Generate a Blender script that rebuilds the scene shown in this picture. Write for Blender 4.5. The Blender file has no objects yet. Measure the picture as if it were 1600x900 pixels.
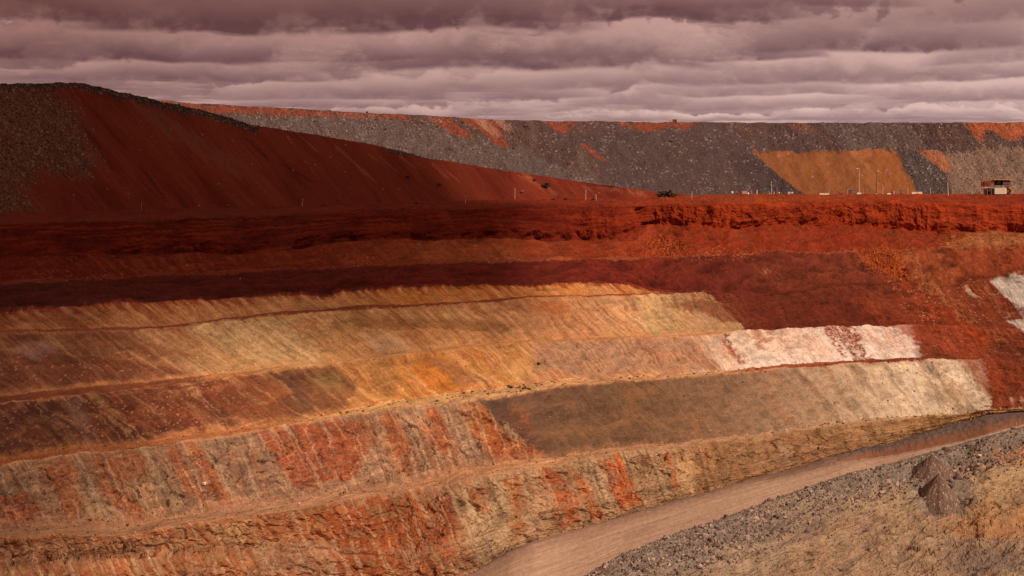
import bpy, math, random
import numpy as np
from mathutils import Vector

S = bpy.context.scene
C = S.collection
R = math.radians
F = 3209.0            # focal length in photo pixels (1600 wide), 28 degree field of view
HY = 292.0            # photo row of the horizon

# ------------------------------------------------------------------ camera
cam_d = bpy.data.cameras.new('camera')
cam = bpy.data.objects.new('camera', cam_d); C.objects.link(cam)
cam.location = (0, 0, 0); cam.rotation_euler = (R(90), 0, 0)
cam_d.sensor_width = 36.0
cam_d.lens = 36.0 * F / 1600.0
cam_d.shift_y = -(450.0 - HY) / 1600.0
cam_d.clip_start = 1.0; cam_d.clip_end = 60000.0
S.camera = cam
S.view_settings.view_transform = 'Standard'
S.view_settings.look = 'None'
S.view_settings.gamma = 1.0
S.view_settings.use_curve_mapping = False
S.view_settings.exposure = 0.14

# ------------------------------------------------------------------ sun
SUN_EL = 37.0
SUN_AZ = 121.0        # clockwise from +Y (the view direction): behind the camera, to the right
sv = Vector((math.sin(R(SUN_AZ)) * math.cos(R(SUN_EL)), math.cos(R(SUN_AZ)) * math.cos(R(SUN_EL)), math.sin(R(SUN_EL))))
sd = bpy.data.lights.new('sun', 'SUN'); sun = bpy.data.objects.new('sun', sd); C.objects.link(sun)
sd.energy = 3.5; sd.angle = R(0.9); sd.color = (1.0, 0.86, 0.70)
sun.rotation_euler = sv.to_track_quat('Z', 'Y').to_euler()
sun.location = (0, -50, 300)

# ------------------------------------------------------------------ sky: cloud decks over a Nishita sky
def s2l(c):
    c = np.asarray(c, float) / 255.0
    return np.where(c <= 0.04045, c / 12.92, ((c + 0.055) / 1.055) ** 2.4)

W = bpy.data.worlds.new('World'); S.world = W; W.use_nodes = True
nt = W.node_tree; nt.nodes.clear()
N = nt.nodes.new; L = nt.links.new
def val(x):
    return x
def M(op, a, b=None, c=None, clamp=False):
    n = N('ShaderNodeMath'); n.operation = op; n.use_clamp = clamp
    for i, v in enumerate((a, b, c)):
        if v is None: continue
        if isinstance(v, (int, float)): n.inputs[i].default_value = v
        else: L(v, n.inputs[i])
    return n.outputs[0]
def MR(v, a, b, c=0.0, d=1.0, kind='SMOOTHSTEP'):
    n = N('ShaderNodeMapRange'); n.interpolation_type = kind
    L(v, n.inputs[0]); n.inputs[1].default_value = a; n.inputs[2].default_value = b
    n.inputs[3].default_value = c; n.inputs[4].default_value = d
    return n.outputs[0]
def XYZ(x, y, z=0.0):
    n = N('ShaderNodeCombineXYZ')
    for i, v in enumerate((x, y, z)):
        if isinstance(v, (int, float)): n.inputs[i].default_value = v
        else: L(v, n.inputs[i])
    return n.outputs[0]
def NO(vec, scale, detail, rough=0.55):
    n = N('ShaderNodeTexNoise'); L(vec, n.inputs['Vector'])
    n.inputs['Scale'].default_value = scale; n.inputs['Detail'].default_value = detail
    n.inputs['Roughness'].default_value = rough
    return n.outputs['Fac']
def MIX(f, a, b):
    n = N('ShaderNodeMix'); n.data_type = 'RGBA'
    if isinstance(f, (int, float)): n.inputs[0].default_value = f
    else: L(f, n.inputs[0])
    for k, v in ((6, a), (7, b)):
        if isinstance(v, tuple): n.inputs[k].default_value = (*v, 1.0)
        else: L(v, n.inputs[k])
    return n.outputs[2]
tc = N('ShaderNodeTexCoord'); sep = N('ShaderNodeSeparateXYZ'); L(tc.outputs['Generated'], sep.inputs[0])
dx, dy, dz = sep.outputs
hyp = M('SQRT', M('ADD', M('MULTIPLY', dx, dx), M('MULTIPLY', dy, dy)))
az = M('ARCTAN2', dx, dy)                       # radians from the view direction
el = M('DIVIDE', dz, M('MAXIMUM', hyp, 0.02))   # tangent of the elevation
elp = M('MAXIMUM', el, 0.0005)
u = M('MULTIPLY', az, 57.2958)                  # degrees of azimuth
v = M('MULTIPLY', elp, 57.2958)                 # about degrees of elevation
lv = M('LOGARITHM', M('ADD', v, 1.4), 2.718)    # cloud rows crowd towards the horizon
# a deck of flat based clouds seen edge on: the ray meets the dark bases first and, in the gaps, the lit
# flanks of the clouds farther off, sampled at rising heights
w1 = M('SUBTRACT', NO(XYZ(u, M('MULTIPLY', lv, 9.0), 3.1), 0.22, 5, 0.5), 0.5)
w2 = M('SUBTRACT', NO(XYZ(u, M('MULTIPLY', lv, 7.0), 9.7), 0.9, 6, 0.6), 0.5)
w4 = M('SUBTRACT', NO(XYZ(u, M('MULTIPLY', v, 1.7), 14.2), 0.95, 8, 0.62), 0.5)
V = M('ADD', v, M('ADD', M('MULTIPLY', w1, 0.35), M('MULTIPLY', w4, 0.45)))
U = M('ADD', u, M('MULTIPLY', w1, 3.0))
# distance to the deck (the earth's curve keeps it finite at the horizon)
rr0 = M('DIVIDE', 1.0, M('ADD', elp, 0.012))
qx = M('SINE', az); qy = M('COSINE', az)
def deck(hk, wob):
    rk_ = M('MULTIPLY', rr0, M('ADD', M('MULTIPLY', w4, wob), hk))
    vec = XYZ(M('MULTIPLY', qx, rk_), M('MULTIPLY', qy, rk_), 6.3)
    big = NO(vec, 0.16, 2, 0.5)
    return M('ADD', M('MULTIPLY', NO(vec, 0.62, 5, 0.52), 0.72), M('MULTIPLY', big, 0.42))
tone = 0.80
first = True
for (hk, thr, val_, wob) in ((1.36, 0.57, 1.0, 1.0), (1.26, 0.565, 0.94, .95), (1.17, 0.56, 0.82, .80), (1.09, 0.555, 0.62, .60), (1.035, 0.56, 0.40, .24), (1.0, 0.57, 0.20, .05)):
    al = MR(deck(hk, wob), thr - 0.035, thr + 0.03)
    n = N('ShaderNodeMix'); n.data_type = 'FLOAT'
    L(al, n.inputs[0])
    if first: n.inputs[2].default_value = tone; first = False
    else: L(tone, n.inputs[2])
    n.inputs[3].default_value = val_
    tone = n.outputs[0]
deck_tone = tone
dark = M('MULTIPLY', w1, 0.0)
# the larger clouds one by one, the far ones first: flat dark base, lumpy lit top
bil = M('ABSOLUTE', M('SUBTRACT', NO(XYZ(u, M('MULTIPLY', v, 1.3), 71.0), 0.55, 3, 0.5), 0.5))
bil2 = M('ABSOLUTE', M('SUBTRACT', NO(XYZ(u, M('MULTIPLY', v, 1.3), 87.0), 1.5, 3, 0.5), 0.5))
lump = M('SUBTRACT', 0.16, M('ADD', bil, M('MULTIPLY', bil2, 0.45)))      # round heads with creases between
w7 = M('SUBTRACT', NO(XYZ(u, M('MULTIPLY', v, 0.8), 44.0), 0.16, 2, 0.5), 0.5)
Vb = M('ADD', v, M('ADD', M('MULTIPLY', w7, 1.1), M('ADD', M('MULTIPLY', w1, 0.30), M('MULTIPLY', w2, 0.16))))
tone = M('ADD', M('MULTIPLY', deck_tone, 0.62), 0.22)
brk = MR(NO(XYZ(u, M('MULTIPLY', v, 1.6), 64.0), 0.42, 5, 0.6), 0.36, 0.50, 0.35, 1.0)
CLD = [(1050, 191, 170, 13, .30, 1.0), (1400, 190, 190, 15, .45, 1.0), (720, 181, 210, 16, .35, .85), (1230, 176, 190, 20, .35, .85), (480, 166, 180, 18, .25, .7),
       (1010, 173, 260, 26, .28, .85), (1500, 168, 240, 28, .30, .95), (200, 128, 220, 20, .2, .6), (640, 153, 330, 32, .22, .75), (1200, 152, 220, 26, .3, .85),
       (900, 138, 210, 28, .3, .8), (330, 124, 230, 32, .18, .7), (1310, 134, 340, 44, .22, 1.0), (820, 108, 360, 66, .10, .90), (1590, 108, 150, 36, .3, .8),
       (120, 96, 330, 46, .06, .62), (1180, 96, 130, 34, .2, .85), (1370, 86, 270, 56, .12, .62), (480, 92, 220, 34, .10, .55), (1540, 46, 200, 60, .35, .75),
       (960, 34, 340, 46, .04, .40), (520, 48, 440, 64, .02, .34), (60, 34, 200, 56, .05, .38), (1200, 14, 260, 40, .2, .6)]
for (px_, py_, hw_, th_, lo_, hi_) in CLD:
    a = math.degrees((px_ - 800) / F); e = math.degrees((HY - py_) / F); hw = math.degrees(hw_ / F); th = math.degrees(th_ / F) * 1.25
    g = M('DIVIDE', M('SUBTRACT', U, a), hw); g2 = M('MULTIPLY', g, g)
    t = M('DIVIDE', M('SUBTRACT', Vb, e), th)
    top = M('ADD', M('SUBTRACT', 1.0, M('MULTIPLY', g2, 0.75)), M('ADD', M('MULTIPLY', lump, 2.8), M('MULTIPLY', w4, 1.1)))
    al = M('MULTIPLY', MR(t, -0.06, 0.07), MR(M('SUBTRACT', top, t), 0.0, 0.24))
    al = M('MULTIPLY', al, MR(g2, 0.55, 1.1, 1.0, 0.0)); al = M('MULTIPLY', al, brk)
    br = M('ADD', MR(M('SUBTRACT', t, M('MULTIPLY', M('SUBTRACT', top, 1.0), 0.5)), 0.05, 0.85, lo_, hi_), M('MULTIPLY', lump, 0.9))
    n = N('ShaderNodeMix'); n.data_type = 'FLOAT'; L(M('MULTIPLY', al, 0.93), n.inputs[0]); L(tone, n.inputs[2]); L(br, n.inputs[3]); tone = n.outputs[0]
tone = M('ADD', M('SUBTRACT', M('MULTIPLY', tone, 1.22), 0.12), M('MULTIPLY', w4, 0.50), clamp=True)
# colours: purple brown bases, dusty pink tops, greyer and paler low down and to the right
hor = MR(v, 1.4, 5.2, 1.0, 0.0, 'LINEAR')
rgt = MR(u, -15.0, 15.0, 0.0, 1.0, 'LINEAR')
kk = M('ADD', M('MULTIPLY', hor, 0.62), M('MULTIPLY', rgt, 0.42), clamp=True)
lo = MIX(kk, tuple(s2l((84, 50, 48))), tuple(s2l((124, 92, 100))))
hi = MIX(kk, tuple(s2l((162, 112, 102))), tuple(s2l((216, 184, 176))))
cloud = MIX(tone, lo, hi)
# small gaps of bluish sky
gap = M('MULTIPLY', MR(NO(XYZ(u, M('MULTIPLY', v, 3.0), 20.0), 0.55, 5), 0.66, 0.74), MR(tone, 0.2, 0.7))
sky = N('ShaderNodeTexSky'); sky.sky_type = 'NISHITA'; sky.sun_disc = False
sky.sun_elevation = R(SUN_EL); sky.sun_rotation = R(SUN_AZ)
sky.altitude = 400; sky.dust_density = 3.0
# overhead the deck thins and is brighter than the rows low in the view
over = MR(v, 9.0, 40.0, 0.0, 1.0)
cloud = MIX(over, cloud, tuple(s2l((128, 108, 102))))
sc_ = N('ShaderNodeMix'); sc_.data_type = 'RGBA'; sc_.blend_type = 'MULTIPLY'; sc_.inputs[0].default_value = 1.0
L(cloud, sc_.inputs[6]); sc_.inputs[7].default_value = (10, 10, 10, 1)   # undoes the background strength of 0.1
sc_.clamp_result = False; sc_.clamp_factor = False
skyc = MIX(M('SUBTRACT', 1.0, M('MULTIPLY', gap, 0.45)), sky.outputs[0], sc_.outputs[2])
bg = N('ShaderNodeBackground'); bg.inputs['Strength'].default_value = 0.1
L(skyc, bg.inputs['Color'])
wo = N('ShaderNodeOutputWorld'); L(bg.outputs[0], wo.inputs[0])

# ------------------------------------------------------------------ numpy noise
def _h(xi, yi, seed):
    n = (xi.astype(np.uint32) * np.uint32(374761393) + yi.astype(np.uint32) * np.uint32(668265263)
         + np.uint32((seed * 2246822519) & 0xffffffff))
    n = (n ^ (n >> np.uint32(13))) * np.uint32(1274126177)
    n = (n ^ (n >> np.uint32(15))) * np.uint32(2654435761)
    return n ^ (n >> np.uint32(16))
_A = np.arange(256) / 256.0 * 2 * np.pi
_GX, _GY = np.cos(_A), np.sin(_A)
def perlin(x, y, seed=0):
    x, y = np.broadcast_arrays(np.asarray(x, float), np.asarray(y, float))
    fx, fy = np.floor(x), np.floor(y)
    xi, yi = fx.astype(np.int64), fy.astype(np.int64)
    x, y = x - fx, y - fy
    sx, sy = x * x * x * (x * (x * 6 - 15) + 10), y * y * y * (y * (y * 6 - 15) + 10)
    def g(a, b):
        k = _h(xi + a, yi + b, seed) & np.uint32(255)
        return _GX[k] * (x - a) + _GY[k] * (y - b)
    r0 = g(0, 0) * (1 - sx) + g(1, 0) * sx
    r1 = g(0, 1) * (1 - sx) + g(1, 1) * sx
    return (r0 * (1 - sy) + r1 * sy) * 1.5
def fbm(x, y, seed=0, o=5, gain=0.5):
    s, a = 0.0, 1.0
    for i in range(o):
        s = s + a * perlin(x * 2.03 ** i + 7.3 * i, y * 2.03 ** i - 3.1 * i, seed + i)
        a *= gain
    return s
def ridged(x, y, seed=0, o=4, gain=0.5):
    s, a = 0.0, 1.0
    for i in range(o):
        s = s + a * (1 - 2 * np.abs(perlin(x * 2.07 ** i, y * 2.07 ** i, seed + i)))
        a *= gain
    return s / 1.6
def worley(x, y, seed=0):
    x, y = np.broadcast_arrays(np.asarray(x, float), np.asarray(y, float))
    fx, fy = np.floor(x), np.floor(y)
    xi, yi = fx.astype(np.int64), fy.astype(np.int64)
    best = np.full(x.shape, 9.0); sec = np.full(x.shape, 9.0); rid = np.zeros(x.shape)
    for a in (-1, 0, 1):
        for b in (-1, 0, 1):
            h = _h(xi + a, yi + b, seed)
            px = fx + a + (h & np.uint32(1023)) / 1024.0
            py = fy + b + ((h >> np.uint32(10)) & np.uint32(1023)) / 1024.0
            d = (px - x) ** 2 + (py - y) ** 2
            m = d < best
            sec = np.where(m, best, np.minimum(sec, d))
            rid = np.where(m, ((h >> np.uint32(20)) & np.uint32(4095)) / 4095.0, rid)
            best = np.where(m, d, best)
    return np.sqrt(best), np.sqrt(sec), rid
def facets(x, y, seed, tilt=1.0):
    """random flat facets: height, crack depth and cell value"""
    x, y = np.broadcast_arrays(np.asarray(x, float), np.asarray(y, float))
    fx, fy = np.floor(x), np.floor(y)
    xi, yi = fx.astype(np.int64), fy.astype(np.int64)
    best = np.full(x.shape, 9.0); sec = np.full(x.shape, 9.0); hh = np.zeros(x.shape); rv = np.zeros(x.shape)
    for a in (-1, 0, 1):
        for b in (-1, 0, 1):
            h = _h(xi + a, yi + b, seed)
            ox = x - (fx + a + (h & np.uint32(1023)) / 1024.0)
            oy = y - (fy + b + ((h >> np.uint32(10)) & np.uint32(1023)) / 1024.0)
            h2 = _h(xi + a, yi + b, seed + 77)
            g1 = (h2 & np.uint32(255)) / 255.0 - .5; g2 = ((h2 >> np.uint32(8)) & np.uint32(255)) / 255.0 - .5; g3 = ((h2 >> np.uint32(16)) & np.uint32(255)) / 255.0
            d = ox * ox + oy * oy; m = d < best
            sec = np.where(m, best, np.minimum(sec, d))
            hh = np.where(m, tilt * (g1 * ox + g2 * oy) + (g3 - .5) * .5, hh); rv = np.where(m, g3, rv); best = np.where(m, d, best)
    return hh, np.sqrt(sec) - np.sqrt(best), rv
def sstep(a, b, x):
    t = np.clip((x - a) / (b - a), 0, 1)
    return t * t * (3 - 2 * t)
def li(x, *pts):
    p = sorted(pts)
    xs = [q[0] for q in p]; ys = [q[1] for q in p]
    r = np.interp(x, xs, ys)
    sl = (ys[0] - ys[1]) / (xs[0] - xs[1]); r = np.where(x < xs[0], ys[0] + sl * (x - xs[0]), r)
    sl = (ys[-1] - ys[-2]) / (xs[-1] - xs[-2]); r = np.where(x > xs[-1], ys[-1] + sl * (x - xs[-1]), r)
    return r
def smooth(a, n):
    k = np.hanning(2 * n + 3); k /= k.sum()
    return np.convolve(np.pad(a, n + 1, mode='reflect', reflect_type='odd'), k, mode='valid')

# ------------------------------------------------------------------ materials
def earth_mat(name, bump=0.35, scale=1.2, rough=0.93, var=0.35):
    m = bpy.data.materials.new(name); m.use_nodes = True
    t = m.node_tree; n = t.nodes; b = n['Principled BSDF']
    at = n.new('ShaderNodeAttribute'); at.attribute_name = 'ground_colour'
    geo = n.new('ShaderNodeNewGeometry')
    no = n.new('ShaderNodeTexNoise'); no.inputs['Scale'].default_value = scale; no.inputs['Detail'].default_value = 6
    no.inputs['Roughness'].default_value = 0.7
    t.links.new(geo.outputs['Position'], no.inputs['Vector'])
    mr = n.new('ShaderNodeMapRange'); mr.inputs[1].default_value = 0.3; mr.inputs[2].default_value = 0.7
    mr.inputs[3].default_value = 1 - var; mr.inputs[4].default_value = 1 + var
    t.links.new(no.outputs['Fac'], mr.inputs[0])
    mx = n.new('ShaderNodeMix'); mx.data_type = 'RGBA'; mx.blend_type = 'MULTIPLY'; mx.inputs[0].default_value = 1
    t.links.new(at.outputs['Color'], mx.inputs[6]); t.links.new(mr.outputs[0], mx.inputs[7])
    t.links.new(mx.outputs[2], b.inputs['Base Color'])
    bp = n.new('ShaderNodeBump'); bp.inputs['Strength'].default_value = bump; bp.inputs['Distance'].default_value = 0.5
    t.links.new(no.outputs['Fac'], bp.inputs['Height']); t.links.new(bp.outputs[0], b.inputs['Normal'])
    b.inputs['Roughness'].default_value = rough
    b.inputs['Specular IOR Level'].default_value = 0.12
    return m
def flat_mat(name, rgb, rough=0.6, metal=0.0, var=0.12, scale=2.0, lin=False):
    m = bpy.data.materials.new(name); m.use_nodes = True
    t = m.node_tree; n = t.nodes; b = n['Principled BSDF']
    c = rgb if lin else tuple(s2l(rgb))
    geo = n.new('ShaderNodeNewGeometry')
    no = n.new('ShaderNodeTexNoise'); no.inputs['Scale'].default_value = scale; no.inputs['Detail'].default_value = 5
    t.links.new(geo.outputs['Position'], no.inputs['Vector'])
    rp = n.new('ShaderNodeValToRGB')
    rp.color_ramp.elements[0].position = 0.3; rp.color_ramp.elements[1].position = 0.7
    rp.color_ramp.elements[0].color = (*[x * (1 - var) for x in c], 1)
    rp.color_ramp.elements[1].color = (*[min(1, x * (1 + var)) for x in c], 1)
    t.links.new(no.outputs['Fac'], rp.inputs[0]); t.links.new(rp.outputs[0], b.inputs['Base Color'])
    b.inputs['Roughness'].default_value = rough; b.inputs['Metallic'].default_value = metal
    return m

def link_mesh(name, co, faces, mat, col=None, parent=None, smoothf=False, quads=True):
    k = 4 if quads else 3
    me = bpy.data.meshes.new(name)
    nf = len(faces)
    me.vertices.add(len(co)); me.vertices.foreach_set('co', np.ascontiguousarray(co, dtype=np.float32).ravel())
    me.loops.add(nf * k); me.loops.foreach_set('vertex_index', np.ascontiguousarray(faces, dtype=np.int32).ravel())
    me.polygons.add(nf)
    me.polygons.foreach_set('loop_start', np.arange(0, nf * k, k, dtype=np.int32))
    me.polygons.foreach_set('loop_total', np.full(nf, k, dtype=np.int32))
    me.polygons.foreach_set('use_smooth', np.full(nf, smoothf, dtype=bool))
    me.update(); me.validate()
    if col is not None:
        a = me.attributes.new('ground_colour', 'FLOAT_COLOR', 'POINT')
        c4 = np.ones((len(co), 4), np.float32); c4[:, :3] = np.clip(col, 0.004, 0.9)
        a.data.foreach_set('color', c4.ravel())
    me.materials.append(mat)
    o = bpy.data.objects.new(name, me); C.objects.link(o)
    if parent: o.parent = parent
    return o

# ------------------------------------------------------------------ terrain sheets
class Sheet:
    """A ruled sheet through contour lines. Every line has a photo row y(px) and a distance d(px)."""
    def __init__(s, px, lines, rows, extra=None):
        # lines: list of (y array, d array, flag) from far to near ; rows: subdivisions between them
        P = []
        for (y, d) in lines:
            P.append(np.stack([(px - 800) / F * d, d, -(y - HY) / F * d], -1))
        out, strip, frac = [], [], []
        for i in range(len(P) - 1):
            n = rows[i]
            for j in range(n):
                t = j / n
                out.append(P[i] * (1 - t) + P[i + 1] * t); strip.append(i); frac.append(t)
        out.append(P[-1]); strip.append(len(P) - 2); frac.append(1.0)
        s.P = np.array(out)                 # rows x cols x 3
        s.strip = np.array(strip)[:, None] + np.zeros(len(px), int)[None]
        s.frac = np.array(frac)[:, None] + np.zeros(len(px))[None]
        s.px = np.broadcast_to(px, s.frac.shape)
        s.py = HY - s.P[..., 2] / s.P[..., 1] * F
        # surface metres
        mid = s.P[..., 1]
        s.u = np.cumsum(np.gradient(px)[None] * mid / F, axis=1)
        dP = np.linalg.norm(np.diff(s.P, axis=0), axis=-1)
        s.v = np.concatenate([np.zeros((1, len(px))), np.cumsum(dP, 0)], 0)
        # metres along the surface, the same offset for every column so that patterns never fold
        base, vv = 0.0, np.zeros(s.frac.shape)
        c0, c1 = int(len(px) * .12), int(len(px) * .88)
        k0 = 0
        for i in range(len(P) - 1):
            ln = np.linalg.norm(P[i + 1] - P[i], axis=-1)[c0:c1].mean()
            mk = s.strip == i
            vv[mk] = base + s.frac[mk] * ln; base += ln
        s.v = vv
        s.col = np.zeros(s.P.shape) + 0.2
        s.normal()
    def normal(s):
        a = np.gradient(s.P, axis=1); b = np.gradient(s.P, axis=0)
        n = np.cross(a, b); l = np.linalg.norm(n, axis=-1, keepdims=True)
        n = n / np.maximum(l, 1e-9)
        sg = np.sign((n * -s.P).sum(-1, keepdims=True)); sg[sg == 0] = 1
        s.n = n * sg
    def displace(s, d, blur=0):
        n = s.n
        if blur:
            k = np.ones(2 * blur + 1) / (2 * blur + 1)
            n = np.apply_along_axis(lambda q: np.convolve(np.pad(q, blur, mode='edge'), k, 'valid'), 0, n)
            n = n / np.linalg.norm(n, axis=-1, keepdims=True)
        s.P = s.P + n * d[..., None]
    def paint(s, mask, rgb, e=np.array([1.24, 1.12, 1.06])):
        c = s2l(rgb) / e if not isinstance(rgb, np.ndarray) else rgb
        s.col = s.col * (1 - mask[..., None]) + c * mask[..., None]
    def build(s, name, mat, kind='structure'):
        r, c = s.frac.shape
        i = np.arange(r * c).reshape(r, c)
        f = np.stack([i[:-1, :-1], i[1:, :-1], i[1:, 1:], i[:-1, 1:]], -1).reshape(-1, 4)
        o = link_mesh(name, s.P.reshape(-1, 3), f, mat, s.col.reshape(-1, 3))
        if kind: o['kind'] = kind
        s.py2 = HY - s.P[..., 2] / s.P[..., 1] * F
        return o
    def at(s, x, y):
        j = int(np.clip(np.searchsorted(s.px[0], x), 1, s.px.shape[1] - 1))
        col = s.py2[:, j]
        k = int(np.argmin(np.abs(col - y)))
        p = s.P[k, j]
        return Vector(((x - 800) / F * p[1], p[1], p[2]))

def march_up(y1, d1, y2, tan):
    h1 = (y1 - HY) / F * d1; Y2 = y2 - HY
    t = (F * h1 - Y2 * d1) / (Y2 + F * tan)
    return d1 + np.maximum(t, 0.05)
def march_dn(y1, d1, y2, tan):
    h1 = (y1 - HY) / F * d1; Y2 = y2 - HY
    t = (Y2 * d1 - F * h1) / (F * tan + Y2)
    return d1 - np.maximum(t, 0.05)

def inpoly(x, y, pts):
    m = np.zeros(x.shape, bool); n = len(pts)
    for i in range(n):
        x1, y1 = pts[i]; x2, y2 = pts[(i + 1) % n]
        if y1 == y2: continue
        c = ((y1 > y) != (y2 > y)) & (x < (x2 - x1) * (y - y1) / (y2 - y1) + x1)
        m ^= c
    return m.astype(float)
def spoly(x, y, pts, w=4.0):
    xs = [p[0] for p in pts]; ys = [p[1] for p in pts]
    out = np.zeros(x.shape)
    b = (x > min(xs) - w) & (x < max(xs) + w) & (y > min(ys) - w) & (y < max(ys) + w)
    if not b.any(): return out
    X, Y = x[b], y[b]; acc = 0
    for (a, c) in ((0, 0), (1, .3), (-1, -.3), (.4, -.7), (-.4, .7), (.7, .5), (-.7, -.5)):
        acc = acc + inpoly(X + a * w, Y + c * w, pts)
    out[b] = acc / 7.0
    return out
def segd(x, y, x1, y1, x2, y2):
    vx, vy = x2 - x1, y2 - y1
    t = np.clip(((x - x1) * vx + (y - y1) * vy) / (vx * vx + vy * vy), 0, 1)
    return np.hypot(x - x1 - t * vx, y - y1 - t * vy), t

px = np.arange(-340.0, 2080.0, 1.42)
wob = fbm(px / 60, px * 0, 5, 4)
ob = np.interp(px, [-200, 0, 500, 1000, 1500], [.62, .68, .76, .88, .97])   # how squarely the wall faces the view

# contour lines of the pit (photo rows)
RF = li(px, (-250, 1170), (0, 1100), (400, 1010), (600, 955), (739, 896), (800, 859), (834, 846), (901, 829), (969, 809), (1070, 779),
        (1161, 754), (1229, 735), (1316, 711), (1364, 701), (1431, 679), (1512, 657), (1543, 648), (1600, 644), (1700, 640))
B5c = li(px, (-200, 850), (0, 842), (111, 835), (202, 838), (253, 827), (337, 813), (439, 799), (540, 780), (631, 768), (699, 756), (732, 747), (800, 735),
         (867, 726), (935, 711), (1002, 702), (1070, 696), (1161, 685), (1229, 675), (1330, 662), (1431, 653), (1499, 647), (1560, 640), (1700, 632))
B5t = B5c - np.interp(px, [0, 300, 600, 700, 830, 900, 1100, 1450, 1500], [16, 14, 9, 14, 13, 9, 5, 3, .6])
B6c = np.minimum(li(px, (-200, 905), (0, 891), (51, 885), (152, 877), (236, 873), (337, 866), (480, 860), (600, 868), (680, 880), (760, 885)), RF - 2)
B6c = np.where(px > 620, np.minimum(B5c * .35 + RF * .65, B6c + np.maximum(0, px - 620) * 0.0), B6c)
B6c = smooth(np.minimum(B6c, RF - 2), 6)
B6t = B6c - np.interp(px, [0, 300, 420, 600], [11, 8, 4, .6])
B4c = li(px, (-200, 752), (0, 729), (101, 712), (169, 704), (287, 690), (398, 674), (540, 650), (601, 639), (682, 632), (749, 624), (817, 616), (867, 605),
         (969, 596), (1070, 589), (1144, 584), (1229, 575), (1347, 567), (1431, 562), (1515, 561), (1600, 562), (1700, 565))
B4t = B4c - np.interp(px, [0, 100, 400, 560, 680, 750, 860, 970, 1070, 1250, 1420, 1440], [8, 9, 7, 8, 13, 15, 11, 6, 5, 5, 3.5, 3])
B3c = li(px, (-200, 652), (0, 631), (169, 612), (287, 600), (371, 588), (456, 576), (513, 571), (560, 565), (631, 556), (716, 544), (800, 537),
         (901, 532), (1002, 528), (1070, 526), (1110, 522), (1161, 517), (1280, 511), (1300, 510), (1410, 508), (1500, 510), (1700, 520))
B3t = B3c - np.interp(px, [0, 300, 500, 640, 800, 1000, 1110, 1165], [11, 8, 5, 5, 4, 3, 3, .6])
B2c = li(px, (-200, 528), (0, 520), (135, 518), (277, 511), (354, 501), (439, 492), (540, 485), (631, 480), (732, 474), (834, 465), (935, 462),
         (1002, 460), (1060, 459), (1165, 480), (1300, 470), (1700, 470))
B2t = B2c - np.interp(px, [0, 300, 500, 560, 640, 900, 1000, 1050], [3, 3, 5, 6, 3, 2, 1, .6])
C1 = li(px, (-200, 500), (0, 488), (57, 483), (152, 473), (287, 469), (388, 464), (472, 460), (506, 464), (516, 464), (526, 456), (597, 451), (665, 447),
        (749, 444), (827, 447), (867, 443), (935, 441), (985, 445), (1019, 454), (1060, 456), (1165, 462), (1300, 445), (1700, 440)) + wob * .8
C1 = np.minimum(C1, B2t - 1.5)
C0 = C1 - np.interp(px, [0, 900, 1010, 1060], [5, 4, 2, .6])
T1 = li(px, (-200, 458), (0, 446), (169, 436), (337, 429), (540, 419), (700, 412), (1000, 405), (1100, 400), (1200, 398), (1303, 397), (1400, 394),
        (1475, 386), (1600, 379), (1700, 376))
T1t = T1 - np.interp(px, [0, 900, 1100, 1300, 1460, 1600], [5, 3, 2, 2, 2, 3])
SB = li(px, (-200, 408), (0, 404), (100, 400), (230, 395), (300, 396), (352, 398), (440, 394), (530, 378), (600, 374), (690, 376), (760, 371), (830, 375), (870, 378),
        (970, 374), (995, 364), (1010, 352), (1060, 351), (1130, 359), (1200, 354), (1300, 352), (1390, 358), (1445, 364), (1480, 364), (1530, 364), (1600, 362), (1700, 360))
RM = li(px, (-200, 352), (0, 351), (169, 347), (300, 341), (400, 337), (530, 330), (700, 326), (900, 322), (985, 321), (1010, 320), (1120, 319), (1200, 319),
        (1250, 315), (1400, 315), (1500, 320), (1600, 321), (1700, 322)) + wob * .5
PB = li(px, (-200, 340), (0, 334), (192, 330), (371, 324), (530, 320), (700, 314), (850, 311), (1000, 309), (1070, 308), (1100, 304.5), (1200, 303.5), (1600, 303), (1700, 303))

d4 = F * 64.0 / (B4c - HY)
d4 = smooth(d4, 25)
d = {}
d['B4c'] = d4
d['B4t'] = smooth(march_up(B4c, d4, B4t, .03), 25)
def up(y1, y2, k, tan, sm=12):
    return smooth(march_up(y1, k, y2, tan * ob), sm)
d['B3c'] = up(B4t, B3c, d['B4t'], .95)
d['B3t'] = up(B3c, B3t, d['B3c'], .03, 25)
d['B2c'] = up(B3t, B2c, d['B3t'], .80)
d['B2t'] = up(B2c, B2t, d['B2c'], .03, 20)
d['C1'] = up(B2t, C1, d['B2t'], .85)
d['C0'] = up(C1, C0, d['C1'], .05, 20)
d['T1'] = up(C0, T1, d['C0'], .70)
d['T1t'] = up(T1, T1t, d['T1'], .04, 3)
d['SB'] = up(T1t, SB, d['T1t'], .60)
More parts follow.
